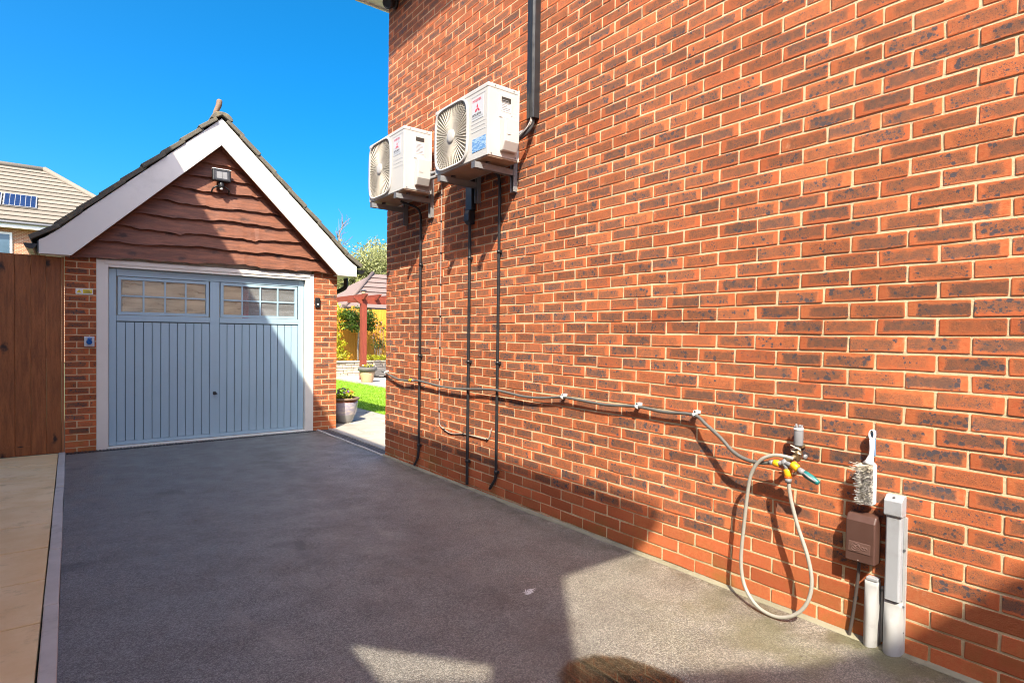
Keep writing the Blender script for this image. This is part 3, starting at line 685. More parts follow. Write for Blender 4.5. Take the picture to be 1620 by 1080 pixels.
# drain channel before the door
dr = thing('drain_channel', 'narrow black slotted drain along the foot of the garage door', 'drain', (GC, YG-.09, -.02))
B(-2.85, -.06, YG-.125, YG-.035, -.08, gz(YG)+.002).build('channel', M['ink'], dr)
sl = MB()
for k in range(84): sl.box(-2.845+k*.033, -2.845+k*.033+.018, YG-.12, YG-.04, gz(YG)+.002, gz(YG)+.010)
sl.build('grating', M['blackpvc'], dr)

# ---- fittings on the garage
fl = thing('floodlight', 'black floodlight with motion sensor high on the dark gable boards', 'floodlight', (-1.30, YG-.05, 3.10))
FB = Matrix.Rotation(R(-8), 4, 'X')
def fb(m, c=Vector((-1.30, YG-.135, 3.31))):
    m.v = [c+(FB @ (q-c)) for q in m.v]; return m
fb(B(-1.405, -1.195, YG-.165, YG-.115, 3.238, 3.385)).build('housing', M['blackpvc'], fl, .012, 3)
fb(B(-1.385, -1.215, YG-.168, YG-.1655, 3.255, 3.368)).build('lens', M['lens'], fl)
for k, (xa, xb, za, zb) in enumerate(((-1.36, -1.30, 3.27, 3.355), (-1.295, -1.24, 3.27, 3.355))): fb(B(xa, xb, YG-.1692, YG-.1684, za, zb)).build('reflector', M['greyplastic'], fl)
fb(B(-1.41, -1.19, YG-.17, YG-.11, 3.386, 3.396)).build('cap', M['whiteplastic'], fl, .003, 1)
MB().tube(smooth_path([(-1.40, YG-.06, 3.11), (-1.385, YG-.11, 3.16), (-1.30, YG-.12, 3.20), (-1.215, YG-.11, 3.16), (-1.20, YG-.06, 3.11)], 5), .010, 8).build('bracket', M['blackpvc'], fl)
MB().lathe([(.028, 0), (.034, .02), (.034, .06), (.024, .085)], (-1.30, YG-.12, 3.24), (0, -.15, -1), 14).build('sensor', M['blackpvc'], fl)
MB().lathe([(.020, 0), (.018, .012), (.001, .022)], (-1.30, YG-.137, 3.158), (0, -.6, -1), 12).build('sensor_eye', M['whiteplastic'], fl)

sg = thing('warning_sign', 'small white and yellow warning sign on the left brick pier', 'sign', (-2.68, YG, 1.77))
B(-2.762, -2.602, YG-.006, YG-.002, 1.768, 1.832).build('plate', M['whiteplastic'], sg)
B(-2.695, -2.610, YG-.0072, YG-.0064, 1.778, 1.822).build('yellow_field', plain('sign_yellow', (.78, .62, .02), .4, .03), sg)
MB().prism([(-2.755, YG-.0064, 1.782), (-2.705, YG-.0064, 1.782), (-2.73, YG-.0064, 1.822)], (0, -.0008, 0)).build('triangle', bpy.data.materials['sign_yellow'], sg)
MB().prism([(-2.733, YG-.0074, 1.788), (-2.727, YG-.0074, 1.788), (-2.73, YG-.0074, 1.812)], (0, -.0004, 0)).build('symbol', M['ink'], sg)
tl = MB()
for k in range(3): tl.box(-2.688, -2.622+k*-.006, YG-.0080, YG-.0074, 1.784+k*.012, 1.788+k*.012)
tl.build('lettering', M['ink'], sg)

so = thing('power_socket', 'grey outdoor power socket with blue flap beside the door frame', 'socket', (-2.64, YG, 1.17))
B(-2.686, -2.590, YG-.05, YG-.002, 1.175, 1.292).build('box', plain('socket_grey', (.55, .57, .60), .4, .05), so, .008, 3)
MB().lathe([(.028, 0), (.028, .02), (.024, .03), (.024, .035)], (-2.638, YG-.048, 1.232), (0, -1, -.25), 18).build('blue_flap', plain('socket_blue', (.01, .11, .42), .35, .1), so)
B(-2.655, -2.615, YG-.075, YG-.05, 1.258, 1.276).build('hinge', bpy.data.materials['socket_blue'], so, .004, 2)

db = thing('doorbell', 'black video doorbell on the right brick pier', 'doorbell', (-.04, YG, 1.72))
B(-.076, -.006, YG-.03, YG-.002, 1.722, 1.858).build('body', M['blackpvc'], db, .010, 3)
MB().lathe([(.016, 0), (.016, .003)], (-.041, YG-.0305, 1.765), (0, -1, 0), 18).build('button', M['greyplastic'], db)
MB().lathe([(.009, 0), (.009, .004)], (-.041, YG-.0305, 1.765), (0, -1, 0), 14).build('button_ring', M['whiteplastic'], db)
MB().lathe([(.010, 0), (.008, .004)], (-.041, YG-.0305, 1.828), (0, -1, 0), 14).build('camera_lens', M['lens'], db)

# ================================================================== SIDE GATE
gt = thing('side_gate', 'tall dark stained board gate with big knots beside the garage', 'gate', (-3.4, YG, -.03))
xs_ = [-2.888, -3.02, -3.150, -3.283, -3.415, -3.545, -3.675, -3.805, -3.935, -4.08]
for a, b in zip(xs_[:-1], xs_[1:]):
    B(b+.0004, a-.0004, YG+rng.uniform(.011, .0125), YG+.035, -.012, 2.172+rng.uniform(-.004, .004)).build('board', M['gatewood'], gt, .005, 2)
for z in (.15, 1.05, 1.95): B(-4.08, -2.89, YG+.036, YG+.075, z, z+.095).build('ledge', M['gatewood'], gt)
B(-3.4, -3.14, YG+.0075, YG+.0098, .085, .098).build('bottom_batten', M['gatewood'], gt)
B(-2.8875, -2.862, YG-.004, YG+.06, -.01, 2.172).build('post', M['gatepost'], gt, .003, 2)
B(-4.1, -2.865, YG-.02, YG+.05, -.05, -.022).build('threshold', M['kerb'], gt)

# ================================================================== AIR CONDITIONING UNITS
def ac_unit(label, y0, z0, H, sticker, W_=.77, xf=-.37, D=.285):
    y1 = y0+W_; z1 = z0+H; xb = xf+D
    t = thing('air_conditioner', label, 'air conditioner', ((xf+xb)/2, (y0+y1)/2, z0), 'outdoor units on the house wall')
    # front plane faces -X; seen from outside, left is +Y
    cy_, cz_ = y1-.262, (z0+z1)/2-.002; ha, hb = .238, H/2-.022
    N = 64
    def se(a, ex=.42):
        c, s_ = math.cos(a), math.sin(a)
        return (math.copysign(abs(c)**ex, c), math.copysign(abs(s_)**ex, s_))
    ang = [2*math.pi*(k+.5)/N for k in range(N)]
    inn = [(cy_-ha*se(a)[0], cz_+hb*se(a)[1]) for a in ang]
    def rect_hit(a):
        c, s_ = -math.cos(a), math.sin(a); ts = []
        if c > 1e-6: ts.append((y1-cy_)/c)
        if c < -1e-6: ts.append((y0-cy_)/c)
        if s_ > 1e-6: ts.append((z1-cz_)/s_)
        if s_ < -1e-6: ts.append((z0-cz_)/s_)
        q = min(ts); return (cy_+c*q, cz_+s_*q)
    # outer loop with exact corners inserted
    out = [rect_hit(a) for a in ang]
    for cyr, czr in ((y0, z0), (y0, z1), (y1, z0), (y1, z1)):
        i = min(range(N), key=lambda k: (out[k][0]-cyr)**2+(out[k][1]-czr)**2); out[i] = (cyr, czr)
    m = MB(); n = N
    vs = [(xf, y, z) for y, z in out]+[(xf, y, z) for y, z in inn]+[(xf+.10, y, z) for y, z in inn]+[(xb, y, z) for y, z in out]
    fs = []
    for i in range(n):
        j = (i+1) % n
        fs += [(i, j, n+j, n+i), (n+i, n+j, 2*n+j, 2*n+i), (j, i, 3*n+i, 3*n+j)]
    fs.append(list(range(3*n, 4*n)))
    m.add(vs, fs); cs = m.build('casing', M['ac'], t, .010, 3, angle=70)
    MB().add([(xf+.098, y, z) for y, z in inn], [list(range(n))]).build('fan_cavity', M['acdark'], t)
    B(xf-.003, xb+.002, y0-.003, y1+.003, z1-.032, z1+.004).build('lid', M['ac'], t, .008, 3)
    # bezel round the grille
    bz = MB(); o2 = [(cy_-(ha+.016)*se(a)[0], cz_+(hb+.012)*se(a)[1]) for a in ang]; i2 = [(cy_-(ha-.004)*se(a)[0], cz_+(hb-.004)*se(a)[1]) for a in ang]
    bz.add([(xf-.002, y, z) for y, z in o2]+[(xf-.016, cy_+(y-cy_)*.985, cz_+(z-cz_)*.985) for y, z in o2]+[(xf-.016, y, z) for y, z in i2]+[(xf+.01, y, z) for y, z in i2],
           [q for i in range(n) for j in [(i+1) % n] for q in ((i, j, n+j, n+i)[::-1], (n+i, n+j, 2*n+j, 2*n+i)[::-1], (2*n+i, 2*n+j, 3*n+j, 3*n+i)[::-1])], True)
    bz.build('bezel', M['ac'], t)
    # grille of radial bars and rings
    gr_ = MB()
    nb = 52
    for k in range(nb):
        a = 2*math.pi*k/nb; c, s_ = math.cos(a), math.sin(a); e = se(a)
        # where this ray meets the rounded opening
        best = min(range(n), key=lambda q: abs(math.atan2((inn[q][1]-cz_)*c+(inn[q][0]-cy_)*s_, -(inn[q][0]-cy_)*c+(inn[q][1]-cz_)*s_)))
        rr = math.hypot(inn[best][0]-cy_, inn[best][1]-cz_)
        d = Vector((0, -c, s_)); p = Vector((0, s_, c)); w = .0024; C0 = Vector((xf-.008, cy_, cz_))
        a0 = C0+d*.055; a1 = C0+d*rr
        gr_.hexa([a0-p*w+Vector((.008, 0, 0)), a1-p*w+Vector((.008, 0, 0)), a1+p*w+Vector((.008, 0, 0)), a0+p*w+Vector((.008, 0, 0)), a0-p*w, a1-p*w, a1+p*w, a0+p*w])
    for k in range(1, 13):
        f = .24+.76*k/13
        ringp = []
        for a in ang:
            e1 = se(a, .42+.58*(1-f)); ringp.append(Vector((xf-.002, cy_-ha*f*e1[0], cz_+hb*f*e1[1])))
        gr_.tube(ringp+[ringp[0]], .0019, 4, False)
    gr_.build('grille', M['grille'], t)
    MB().lathe([(.056, 0), (.056, .006), (.052, .011), (.03, .015), (.0005, .016)], (xf-.004, cy_, cz_), (-1, 0, 0), 28).build('hub', M['ac'], t)
    fan = MB()
    for k in range(3):
        A = 2*math.pi*k/3; L = []
        for (rad, da, dx) in ((.05, -.35, .05), (.20, -.55, .04), (.215, .0, .065), (.19, .42, .085), (.05, .35, .08)):
            L.append((xf+dx, cy_+rad*math.cos(A+da), cz_+rad*math.sin(A+da)))
        fan.add(L, [(0, 1, 2, 3, 4)])
    fan.build('fan', M['greyplastic'], t)
    # horizontal creases on the service panel
    for z in (z1-.055, z0+H*.545-.02, z0+H*.49-.02, z0+H*.43-.02):
        B(xf-.0015, xf+.002, y0+.03, y0+.225, z-.0015, z+.0015).build('crease', M['acgrey'], t)
    RV = Vector((0, -1, 0)); UV = Vector((0, 0, 1)); ly = y0+.215
    zt = z1-.07
    B(xf-.0022, xf-.0004, ly-.155, ly, zt-.165, zt).build('badge', M['acgrey'], t)
    text_mb('INVERTER', .027, (xf-.0024, ly-.012, zt-.030), RV, UV, .0006, sx=.98, bold=.0006).build('badge_lettering', M['red'], t)
    lg = MB(); lc = Vector((xf-.0030, ly-.077, zt-.085)); s_ = .019
    for k in range(3):
        a = math.pi/2+2*math.pi*k/3; d1 = Vector((0, -math.cos(a), math.sin(a)))
        dl = Vector((0, -math.cos(a+R(30)), math.sin(a+R(30)))); dr_ = Vector((0, -math.cos(a-R(30)), math.sin(a-R(30))))
        lg.prism([lc, lc+dr_*s_*1.12, lc+dr_*s_*1.12+dl*s_*1.12, lc+dl*s_*1.12], (-.0006, 0, 0))
    lg.build('emblem', M['red'], t)
    text_mb('MITSUBISHI', .0235, (xf-.0024, ly-.010, zt-.135), RV, UV, .0006, sx=.98, bold=.0006).build('badge_lettering', M['ink'], t)
    text_mb('HEAVY INDUSTRIES, LTD.', .0125, (xf-.0024, ly-.010, zt-.152), RV, UV, .0006, sx=.98).build('badge_lettering', M['ink'], t)
    if sticker:
        B(xf-.0022, xf-.0004, y0+.025, y0+.205, z0+.055, z0+.155).build('energy_sticker', M['sticker'], t)
    # end panel facing the drive
    B(xf+.10, xf+.225, y0-.006, y0-.0005, z0+.30, z0+H-.055).build('end_panel', M['ac'], t, .004, 2)
    B(xf+.118, xf+.205, y0-.0075, y0-.0062, z0+H-.115, z0+H-.078).build('grip_shade_plate', M['acdark'], t)  # dark plate standing for the shade inside the hand grip
    B(xf+.115, xf+.205, y0-.0078, y0-.0062, z0+.345, z0+H-.125).build('rating_label', M['acgrey'], t)
    lb = MB(); rr2 = random.Random(2)
    for k in range(7): lb.box(xf+.122, xf+.122+rr2.uniform(.04, .075), y0-.0086, y0-.0079, z0+.356+k*.012, z0+.360+k*.012)
    lb.build('label_lines', M['greyplastic'], t)
    x0v, x1v = xf+.108, xf+.245
    MB().prism([(x0v, y0-.0008, z0+.075), (x0v, y0-.0008, z0+.285), (x0v, y0-.065, z0+.285), (x0v, y0-.065, z0+.11), (x0v, y0-.035, z0+.045), (x0v, y0-.0008, z0+.045)], (x1v-x0v, 0, 0)).build('valve_cover', M['ac'], t, .007, 2)
    B(x0v+.018, x0v+.055, y0-.068, y0-.0655, z0+.16, z0+.255).build('cover_panel', M['ac'], t)
    for (x, z) in ((xf+.03, z0+.018), (xb-.03, z0+.02), (xf+.06, z1-.012), (xb-.05, z1-.012), (xf+.215, z0+.325)):
        MB().lathe([(.005, 0), (.004, .003)], (x, y0-.0035, z), (0, -1, 0), 8).build('screw', M['blacksteel'], t)
    B(xf+.006, xb-.004, y0+.006, y1-.006, z0-.006, z0+.001).build('base_tray', plain('base_tray_tan', (.33, .24, .17), .6, .3, 10), t)
    return t
def bracket(label, ya, yb, zt, zb):
    t = thing('wall_bracket', label, 'bracket', (-.2, (ya+yb)/2, zb), 'steel brackets under the outdoor units')
    for y in (ya, yb):
        a_ = MB(); a_.box(-.405, -.03, y-.020, y+.020, zt-.004, zt).box(-.405, -.03, y-.020, y-.016, zt-.045, zt-.004).box(-.405, -.03, y+.016, y+.020, zt-.045, zt-.004)
        arm = a_.build('arm', M['galv'], t)
        B(-.408, -.4052, y-.022, y+.022, zt-.048, zt+.002).build('end_cap', M['blacksteel'], t)
        u_ = MB(); u_.box(-.008, -.003, y-.022, y+.022, zb, zt+.22).box(-.040, -.0082, y-.022, y-.018, zb, zt+.22).box(-.040, -.0082, y+.018, y+.022, zb, zt+.22)
        u_.build('upright', M['galv'], t)
        for z in (zt-.085, zb+.04): MB().lathe([(.010, 0), (.010, .007)], (-.0082, y, z), (-1, 0, 0), 6).build('bolt', M['blacksteel'], t)
    for y in (ya, yb): MB().lathe([(.02, 0), (.02, .022)], (-.27, y, zt-.0005), (0, 0, 1), 12).build('foot_pad', M['blacksteel'], t)
    return t
ac_unit('nearer white outdoor air conditioner with blue sticker under its red badge', -2.480, 2.695, .53, True)
ac_unit('farther white outdoor air conditioner at the house corner, without a blue sticker', -1.135, 2.705, .575, False)
bracket('steel wall bracket carrying the nearer air conditioner', -2.345, -1.84, 2.668, 2.50)
bracket('steel wall bracket carrying the farther air conditioner', -1.03, -.495, 2.678, 2.50)

# ---- trunking, pipes and cables
tk = thing('pipe_trunking', 'tall black trunking with pipes curving into the nearer air conditioner', 'trunking', (-.03, -2.58, 2.85))
MB().prism([(-.002, -2.535, 3.0), (-.055, -2.54, 3.0), (-.068, -2.555, 3.0), (-.068, -2.61, 3.0), (-.055, -2.625, 3.0), (-.002, -2.63, 3.0)], (0, 0, 2.04)).build('duct', M['blackpvc'], tk, .003, 1)
B(-.071, -.0685, -2.592, -2.572, 3.0, 5.03).build('duct_ridge', M['blackpvc'], tk)
for k, (dy, dx, r) in enumerate(((0, 0, .019), (.026, -.012, .016), (-.016, -.03, .010))):
    pth = [(-.033+dx*.3, -2.585+dy*.6, 3.03), (-.036+dx*.4, -2.585+dy*.6, 2.97), (-.06+dx, -2.57+dy*.3, 2.915), (-.10+dx, -2.525, 2.865+dy), (-.14+dx, -2.49, 2.845+dy), (-.16+dx, -2.44, 2.84+dy)]
    T(smooth_path(pth, 5), r, 10).build('pipe', M['insul'] if k != 1 else M['lagging'], tk)
for k in range(2):
    T(smooth_path([(-.052-.008*k, -2.60, 3.02), (-.06-.01*k, -2.60, 2.965), (-.09-.01*k, -2.575, 2.905), (-.125-.01*k, -2.525, 2.862), (-.155, -2.49, 2.852)], 5), .0035, 6).build('wire', M['cable'], tk)
t2 = thing('pipe_trunking', 'short black trunking piece under the nearer air conditioner', 'trunking', (-.03, -1.735, 2.3))
B(-.05, -.002, -1.785, -1.685, 2.45, 2.72).build('duct', M['blackpvc'], t2, .006, 2)
MB().prism([(-.002, -1.77, 2.45), (-.06, -1.77, 2.45), (-.07, -1.77, 2.42), (-.07, -1.77, 2.36), (-.045, -1.77, 2.33), (-.002, -1.77, 2.33)], (0, .075, 0)).build('end_piece', M['blackpvc'], t2, .006, 2)
t3 = thing('refrigerant_pipes', 'grey lagged pipes behind the farther air conditioner', 'pipes', (-.08, -1.2, 2.8))
for k in range(2):
    T(smooth_path([(-.17, -1.09, 2.86-.045*k), (-.13, -1.17, 2.87-.045*k), (-.08, -1.24, 2.885-.04*k), (-.045, -1.32, 2.90-.04*k), (-.04, -1.42, 2.90-.04*k), (-.04, -1.62, 2.80-.02*k), (-.04-.01*k, -1.70, 2.68)], 5), .017, 10).build('pipe', M['lagging'], t3)
def drain(label, pts, clips, r=.0125):
    t = thing('drain_pipe', label, 'pipe', (pts[-1][0], pts[-1][1], pts[-1][2]), 'black drain pipes down the house wall')
    T(smooth_path(pts, 4), r, 10).build('pipe', M['blackpvc'], t)
    for z, y in clips:
        c_ = MB().tube([(-.022, y, z-.012), (-.022, y, z+.012)], r*1.35, 10); c_.box(-.022, -.001, y-.022, y-.008, z-.011, z+.011); c_.build('clip', M['blackpvc'], t)
    return t
drain('black drain pipe nearest the house corner', [(-.18, -.70, 2.69), (-.15, -.73, 2.67), (-.08, -.79, 2.64), (-.04, -.82, 2.60), (-.022, -.825, 2.52), (-.022, -.826, 2.4), (-.022, -.828, 1.3), (-.022, -.826, .30), (-.022, -.822, .17), (-.024, -.80, .10), (-.03, -.755, .035)], ((2.06, -.826), (1.15, -.827), (.25, -.826)))
drain('black drain pipe in the middle, below the short trunking', [(-.022, -1.72, 2.36), (-.022, -1.72, 2.2), (-.022, -1.722, 1.2), (-.022, -1.722, .3), (-.022, -1.722, .12), (-.022, -1.722, .045)], ((2.04, -1.721), (1.13, -1.722), (.25, -1.722)), .0135)
drain('black drain pipe nearest the camera, kicked out at its foot', [(-.20, -2.12, 2.70), (-.12, -2.15, 2.70), (-.05, -2.16, 2.68), (-.024, -2.16, 2.6), (-.022, -2.16, 2.4), (-.022, -2.158, 1.3), (-.022, -2.156, .32), (-.022, -2.155, .22), (-.024, -2.14, .165), (-.03, -2.08, .085)], ((2.05, -2.158), (1.14, -2.158), (.24, -2.156)))
cb = thing('clipped_cable', 'thin pale cable clipped up the wall between the drain pipes', 'cable', (-.01, -1.2, .45))
T(smooth_path([(-.03, -1.20, 2.86), (-.008, -1.206, 2.80), (-.006, -1.20, 2.4), (-.006, -1.20, 1.54), (-.006, -1.196, .82), (-.006, -1.20, .56), (-.006, -1.215, .50), (-.007, -1.30, .472), (-.007, -1.38, .455), (-.007, -1.47, .455), (-.007, -1.63, .478), (-.009, -1.82, .483), (-.009, -1.99, .484), (-.009, -2.03, .50), (-.008, -2.055, .555), (-.002, -2.062, .585)], 5), .0048, 8).build('cable', M['cable'], cb)
for (y, z) in ((-1.2, 2.69), (-1.2, 2.44), (-1.2, 2.14), (-1.2, 1.84), (-1.2, 1.54), (-1.198, 1.24), (-1.198, .937), (-1.198, .634), (-1.30, .472), (-1.63, .478), (-2.0, .482)):
    B(-.014, -.001, y-.010, y+.008, z-.008, z+.008).build('clip', M['blackpvc'], cb, .002, 1)

cc = thing('security_camera', 'black security camera tucked under the eaves at the house corner', 'camera', (-.05, -.19, 4.86))
MB().lathe([(.055, 0), (.058, .02), (.05, .035)], (-.001, -.19, 4.93), (-1, 0, 0), 18).build('mount', M['blackpvc'], cc)
MB().lathe([(.03, 0), (.055, .015), (.06, .06), (.058, .10), (.048, .115), (.046, .105), (.04, .10)], (-.05, -.185, 4.945), (-.75, -.35, -.62), 18).build('body', M['blackpvc'], cc)

# ================================================================== HOSE, TAP AND SPRAY
ho = thing('wall_hose', 'long grey garden hose strung along the wall in white clips', 'hose', (-.03, -2.3, .75))
hp = [(-.035, .02, .945), (-.035, -.07, .936), (-.04, -.22, .910), (-.05, -.41, .888), (-.052, -.58, .886), (-.045, -.72, .894), (-.046, -.86, .901), (-.044, -1.06, .890), (-.042, -1.30, .878), (-.042, -1.53, .879), (-.046, -1.73, .890), (-.044, -1.95, .907), (-.046, -2.15, .918), (-.040, -2.30, .911), (-.036, -2.54, .898), (-.034, -2.76, .909), (-.036, -2.967, .934), (-.036, -3.16, .930), (-.036, -3.39, .924), (-.036, -3.645, .939), (-.036, -3.85, .930), (-.040, -4.055, .937), (-.062, -4.15, .897), (-.080, -4.25, .842), (-.092, -4.325, .788), (-.10, -4.395, .761), (-.105, -4.47, .755), (-.105, -4.535, .764)]
T(smooth_path(hp, 6), .0095, 10).build('hose', M['hose'], ho)
for (y, z) in ((-.07, .936), (-2.967, .934), (-3.645, .939), (-4.06, .937)):
    c_ = MB().tube([(-.037, y-.010, z), (-.037, y+.010, z)], .0135, 12); c_.box(-.037, -.001, y-.012, y+.012, z+.008, z+.024); c_.build('clip', M['whiteplastic'], ho)
    MB().lathe([(.006, 0), (.005, .004)], (-.037, y, z+.018), (-1, 0, 0), 8).build('clip_screw', M['blackpvc'], ho)
MB().tube([(-.046, -.655, .890), (-.046, -.665, .891), (-.046, -.705, .895), (-.046, -.715, .895)], [.012, .016, .016, .012], 12).build('hose_joiner', M['yellow'], ho)
MB().tube([(-.046, -.720, .895), (-.046, -.755, .897)], .013, 12).build('joiner_collar', M['greyplastic'], ho)

tp = thing('garden_tap', 'brass tap on the wall under grey foam lagging', 'tap', (-.06, -4.64, .74))
MB().lathe([(.020, 0), (.021, .004), (.021, .076), (.0195, .080)], (-.055, -4.648, .862), (0, 0, 1), 18).build('lagging', M['lagging'], tp)
MB().lathe([(.022, 0), (.023, .006), (.021, .012)], (-.055, -4.648, .935), (0, .1, 1), 18).build('tape_band', M['whiteplastic'], tp)
for k in range(7):
    a = k*.9; MB().tube([(-.055+.012*math.cos(a), -4.648+.012*math.sin(a), .942), (-.055+.017*math.cos(a+.3), -4.648+.017*math.sin(a+.3), .958+.006*math.sin(k*2.1))], .005, 6).build('lagging_frill', M['lagging'], tp)
T([(-.001, -4.648, .852), (-.055, -4.648, .852)], .009, 10).build('inlet', M['brass'], tp)
MB().lathe([(.009, 0), (.015, .008), (.015, .03), (.019, .034), (.019, .048), (.013, .052), (.011, .075)], (-.062, -4.648, .788), (.05, 0, 1), 14).build('tap_body', M['brass'], tp)
T([(-.062, -4.648, .815), (-.085, -4.628, .80), (-.10, -4.612, .787)], .011, 10).build('spout', M['brass'], tp)
for (a, b) in (((-.075, -4.67, .845), (-.075, -4.62, .862)), ((-.078, -4.625, .835), (-.072, -4.67, .825)), ((-.082, -4.66, .855), (-.06, -4.615, .838))):
    T([a, b], .0035, 6).build('cable_tie', M['bristlepale'], tp)
MB().lathe([(.006, 0), (.013, .004), (.013, .012), (.004, .014)], (-.055, -4.675, .815), (-.2, -1, -.2), 8).build('tap_handle', M['galv'], tp)
spx = thing('hose_splitter', 'grey two-way hose splitter under the tap with yellow couplings', 'splitter', (-.1, -4.61, .70))
J = Vector((-.104, -4.605, .778))
T([(-.10, -4.616, .790), J, J+Vector((0, .004, -.012))], [.013, .016, .012], 12).build('inlet_nut', M['greyplastic'], spx)
T([J, J+Vector((-.002, .022, -.006)), (-.106, -4.575, .770)], [.013, .011, .011], 10).build('left_arm', M['greyplastic'], spx)
T([J, J+Vector((-.002, -.012, -.016)), (-.106, -4.622, .748)], [.013, .011, .012], 10).build('down_arm', M['greyplastic'], spx)
T([J, (-.108, -4.638, .774), (-.11, -4.648, .770)], [.013, .011, .011], 10).build('right_arm', M['greyplastic'], spx)
MB().tube([(-.106, -4.583, .770), (-.106, -4.58, .770), (-.106, -4.560, .769), (-.106, -4.556, .769)], [.013, .0165, .0165, .014], 14).build('coupling', M['yellow'], spx)
MB().tube([(-.106, -4.555, .769), (-.106, -4.533, .768)], [.013, .011], 12).build('collar', M['greyplastic'], spx)
MB().tube([(-.106, -4.623, .752), (-.106, -4.624, .748), (-.106, -4.627, .722), (-.106, -4.6272, .718)], [.014, .0175, .0175, .016], 14).build('coupling', M['yellow'], spx)
MB().tube([(-.106, -4.6275, .717), (-.106, -4.628, .709)], [.0172, .0165], 14).build('coupling_ring', M['orange'], spx)
MB().tube([(-.106, -4.6285, .708), (-.106, -4.630, .688)], [.016, .0135], 14).build('collar', M['greyplastic'], spx)
MB().tube([(-.110, -4.645, .782), (-.110, -4.650, .779), (-.112, -4.673, .765), (-.112, -4.677, .763)], [.014, .0185, .0185, .015], 14).build('coupling', M['yellow'], spx)
nz = thing('spray_nozzle', 'teal and grey hose spray gun plugged into the splitter', 'nozzle', (-.11, -4.73, .71))
MB().tube([(-.112, -4.678, .762), (-.112, -4.69, .756), (-.112, -4.705, .749)], [.012, .0145, .014], 14).build('body', M['greyplastic'], nz)
MB().tube([(-.112, -4.7055, .7485), (-.112, -4.72, .741), (-.112, -4.745, .729), (-.112, -4.766, .718), (-.112, -4.772, .715)], [.0145, .0165, .0155, .012, .009], 14).build('grip', M['teal'], nz)
MB().tube([(-.126, -4.708, .752), (-.130, -4.735, .738), (-.122, -4.762, .722)], [.004, .0055, .004], 8).build('trigger', M['greyplastic'], nz)
lp = thing('looped_hose', 'pale grey hose hanging from the tap in one long loop to the ground', 'hose', (-.1, -4.58, .05))
lpp = [(-.085, -4.640, .800), (-.10, -4.605, .808), (-.115, -4.555, .806), (-.125, -4.498, .772), (-.125, -4.453, .697), (-.12, -4.432, .591), (-.112, -4.412, .426), (-.108, -4.398, .261), (-.11, -4.411, .152), (-.125, -4.457, .088), (-.14, -4.524, .052), (-.145, -4.615, .050), (-.13, -4.690, .090), (-.115, -4.735, .160), (-.104, -4.747, .254), (-.102, -4.725, .364), (-.102, -4.675, .497), (-.104, -4.643, .609), (-.106, -4.631, .690)]
T(smooth_path(lpp, 7), .0088, 12).build('hose', M['hose2'], lp)

# ================================================================== BRUSH, BOXES AND DUCTS BY THE STREET END
bs = thing('hand_brush', 'white hand brush with frayed grey bristles hung on the wall', 'brush', (-.05, -4.95, .64))
# handle: outline in the (Y, Z) plane, thick in X, with a hanging hole
handle = MB()
hole = [(.0065*math.cos(a), .958+.017*math.sin(a)) for a in [2*math.pi*k/16 for k in range(16)]]
rim = [((.0135)*math.cos(a), .955+.024*math.sin(a)) for a in [2*math.pi*k/16 for k in range(16)]]
vs = [(-.020, -4.955-y, z) for y, z in rim]+[(-.020, -4.955-y, z) for y, z in hole]+[(-.038, -4.955-y, z) for y, z in rim]+[(-.038, -4.955-y, z) for y, z in hole]
fs = []
for i in range(16):
    j = (i+1) % 16
    fs += [(i, j, 16+j, 16+i), (32+i, 48+i, 48+j, 32+j), (i, 32+i, 32+j, j), (16+i, 16+j, 48+j, 48+i)]
handle.add(vs, fs); handle.build('hanging_loop', M['brushwhite'], bs, .003, 1)
MB().tube([(-.029, -4.955, .936), (-.030, -4.955, .90), (-.031, -4.954, .868), (-.034, -4.950, .842), (-.036, -4.948, .828)], [.011, .0105, .010, .016, .026], 12).build('handle', M['brushwhite'], bs)
B(-.020, -.012, -4.966, -4.944, .86, .975).build('grip_back', M['brushblue'], bs, .004, 2)
MB().prism([(-.018, -4.975, .655), (-.018, -4.975, .825), (-.018, -4.962, .838), (-.018, -4.935, .838), (-.018, -4.922, .825), (-.018, -4.922, .655), (-.018, -4.934, .645), (-.018, -4.963, .645)], (-.024, 0, 0)).build('head', M['brushwhite'], bs, .005, 2)
bm = MB(); bm2 = MB(); rb = random.Random(17)
for r in range(20):
    for c in range(6):
        z = .662+r*.0085; y = -4.966+c*.0085
        for q in range(11):
            a = Vector((-.042, y+rb.uniform(-.003, .003), z+rb.uniform(-.003, .003))); fl_ = .010+.010*rb.random()
            e = a+Vector((-rb.uniform(.022, .034), rb.gauss(0, .006)+(.012 if c > 3 else 0), rb.gauss(-.002, .006)))
            pd = Vector((0, rb.uniform(-1, 1), rb.uniform(-1, 1))).normalized()*.0013
            tgt = bm2 if (r > 16 or rb.random() < .16) else bm
            tgt.add([a-pd, a+pd, e+pd*.6, e-pd*.6], [(0, 1, 2, 3)])
for q in range(14):
    a = Vector((-.05, -4.93, .80+rb.uniform(-.01, .02))); e = a+Vector((-.01, rb.uniform(.02, .055), rb.uniform(-.02, .02))); pd = Vector((0, .3, 1))*.0011
    bm2.add([a-pd, a+pd, e+pd, e-pd], [(0, 1, 2, 3)])
settags(bm.build('bristles', M['bristle'], bs), kind='stuff'); settags(bm2.build('pale_bristles', M['bristlepale'], bs), kind='stuff')
MB().lathe([(.003, 0), (.003, .03), (.006, .031), (.006, .034)], (-.001, -4.955, .968), (-1, 0, .1), 8).build('nail', M['blacksteel'], bs)

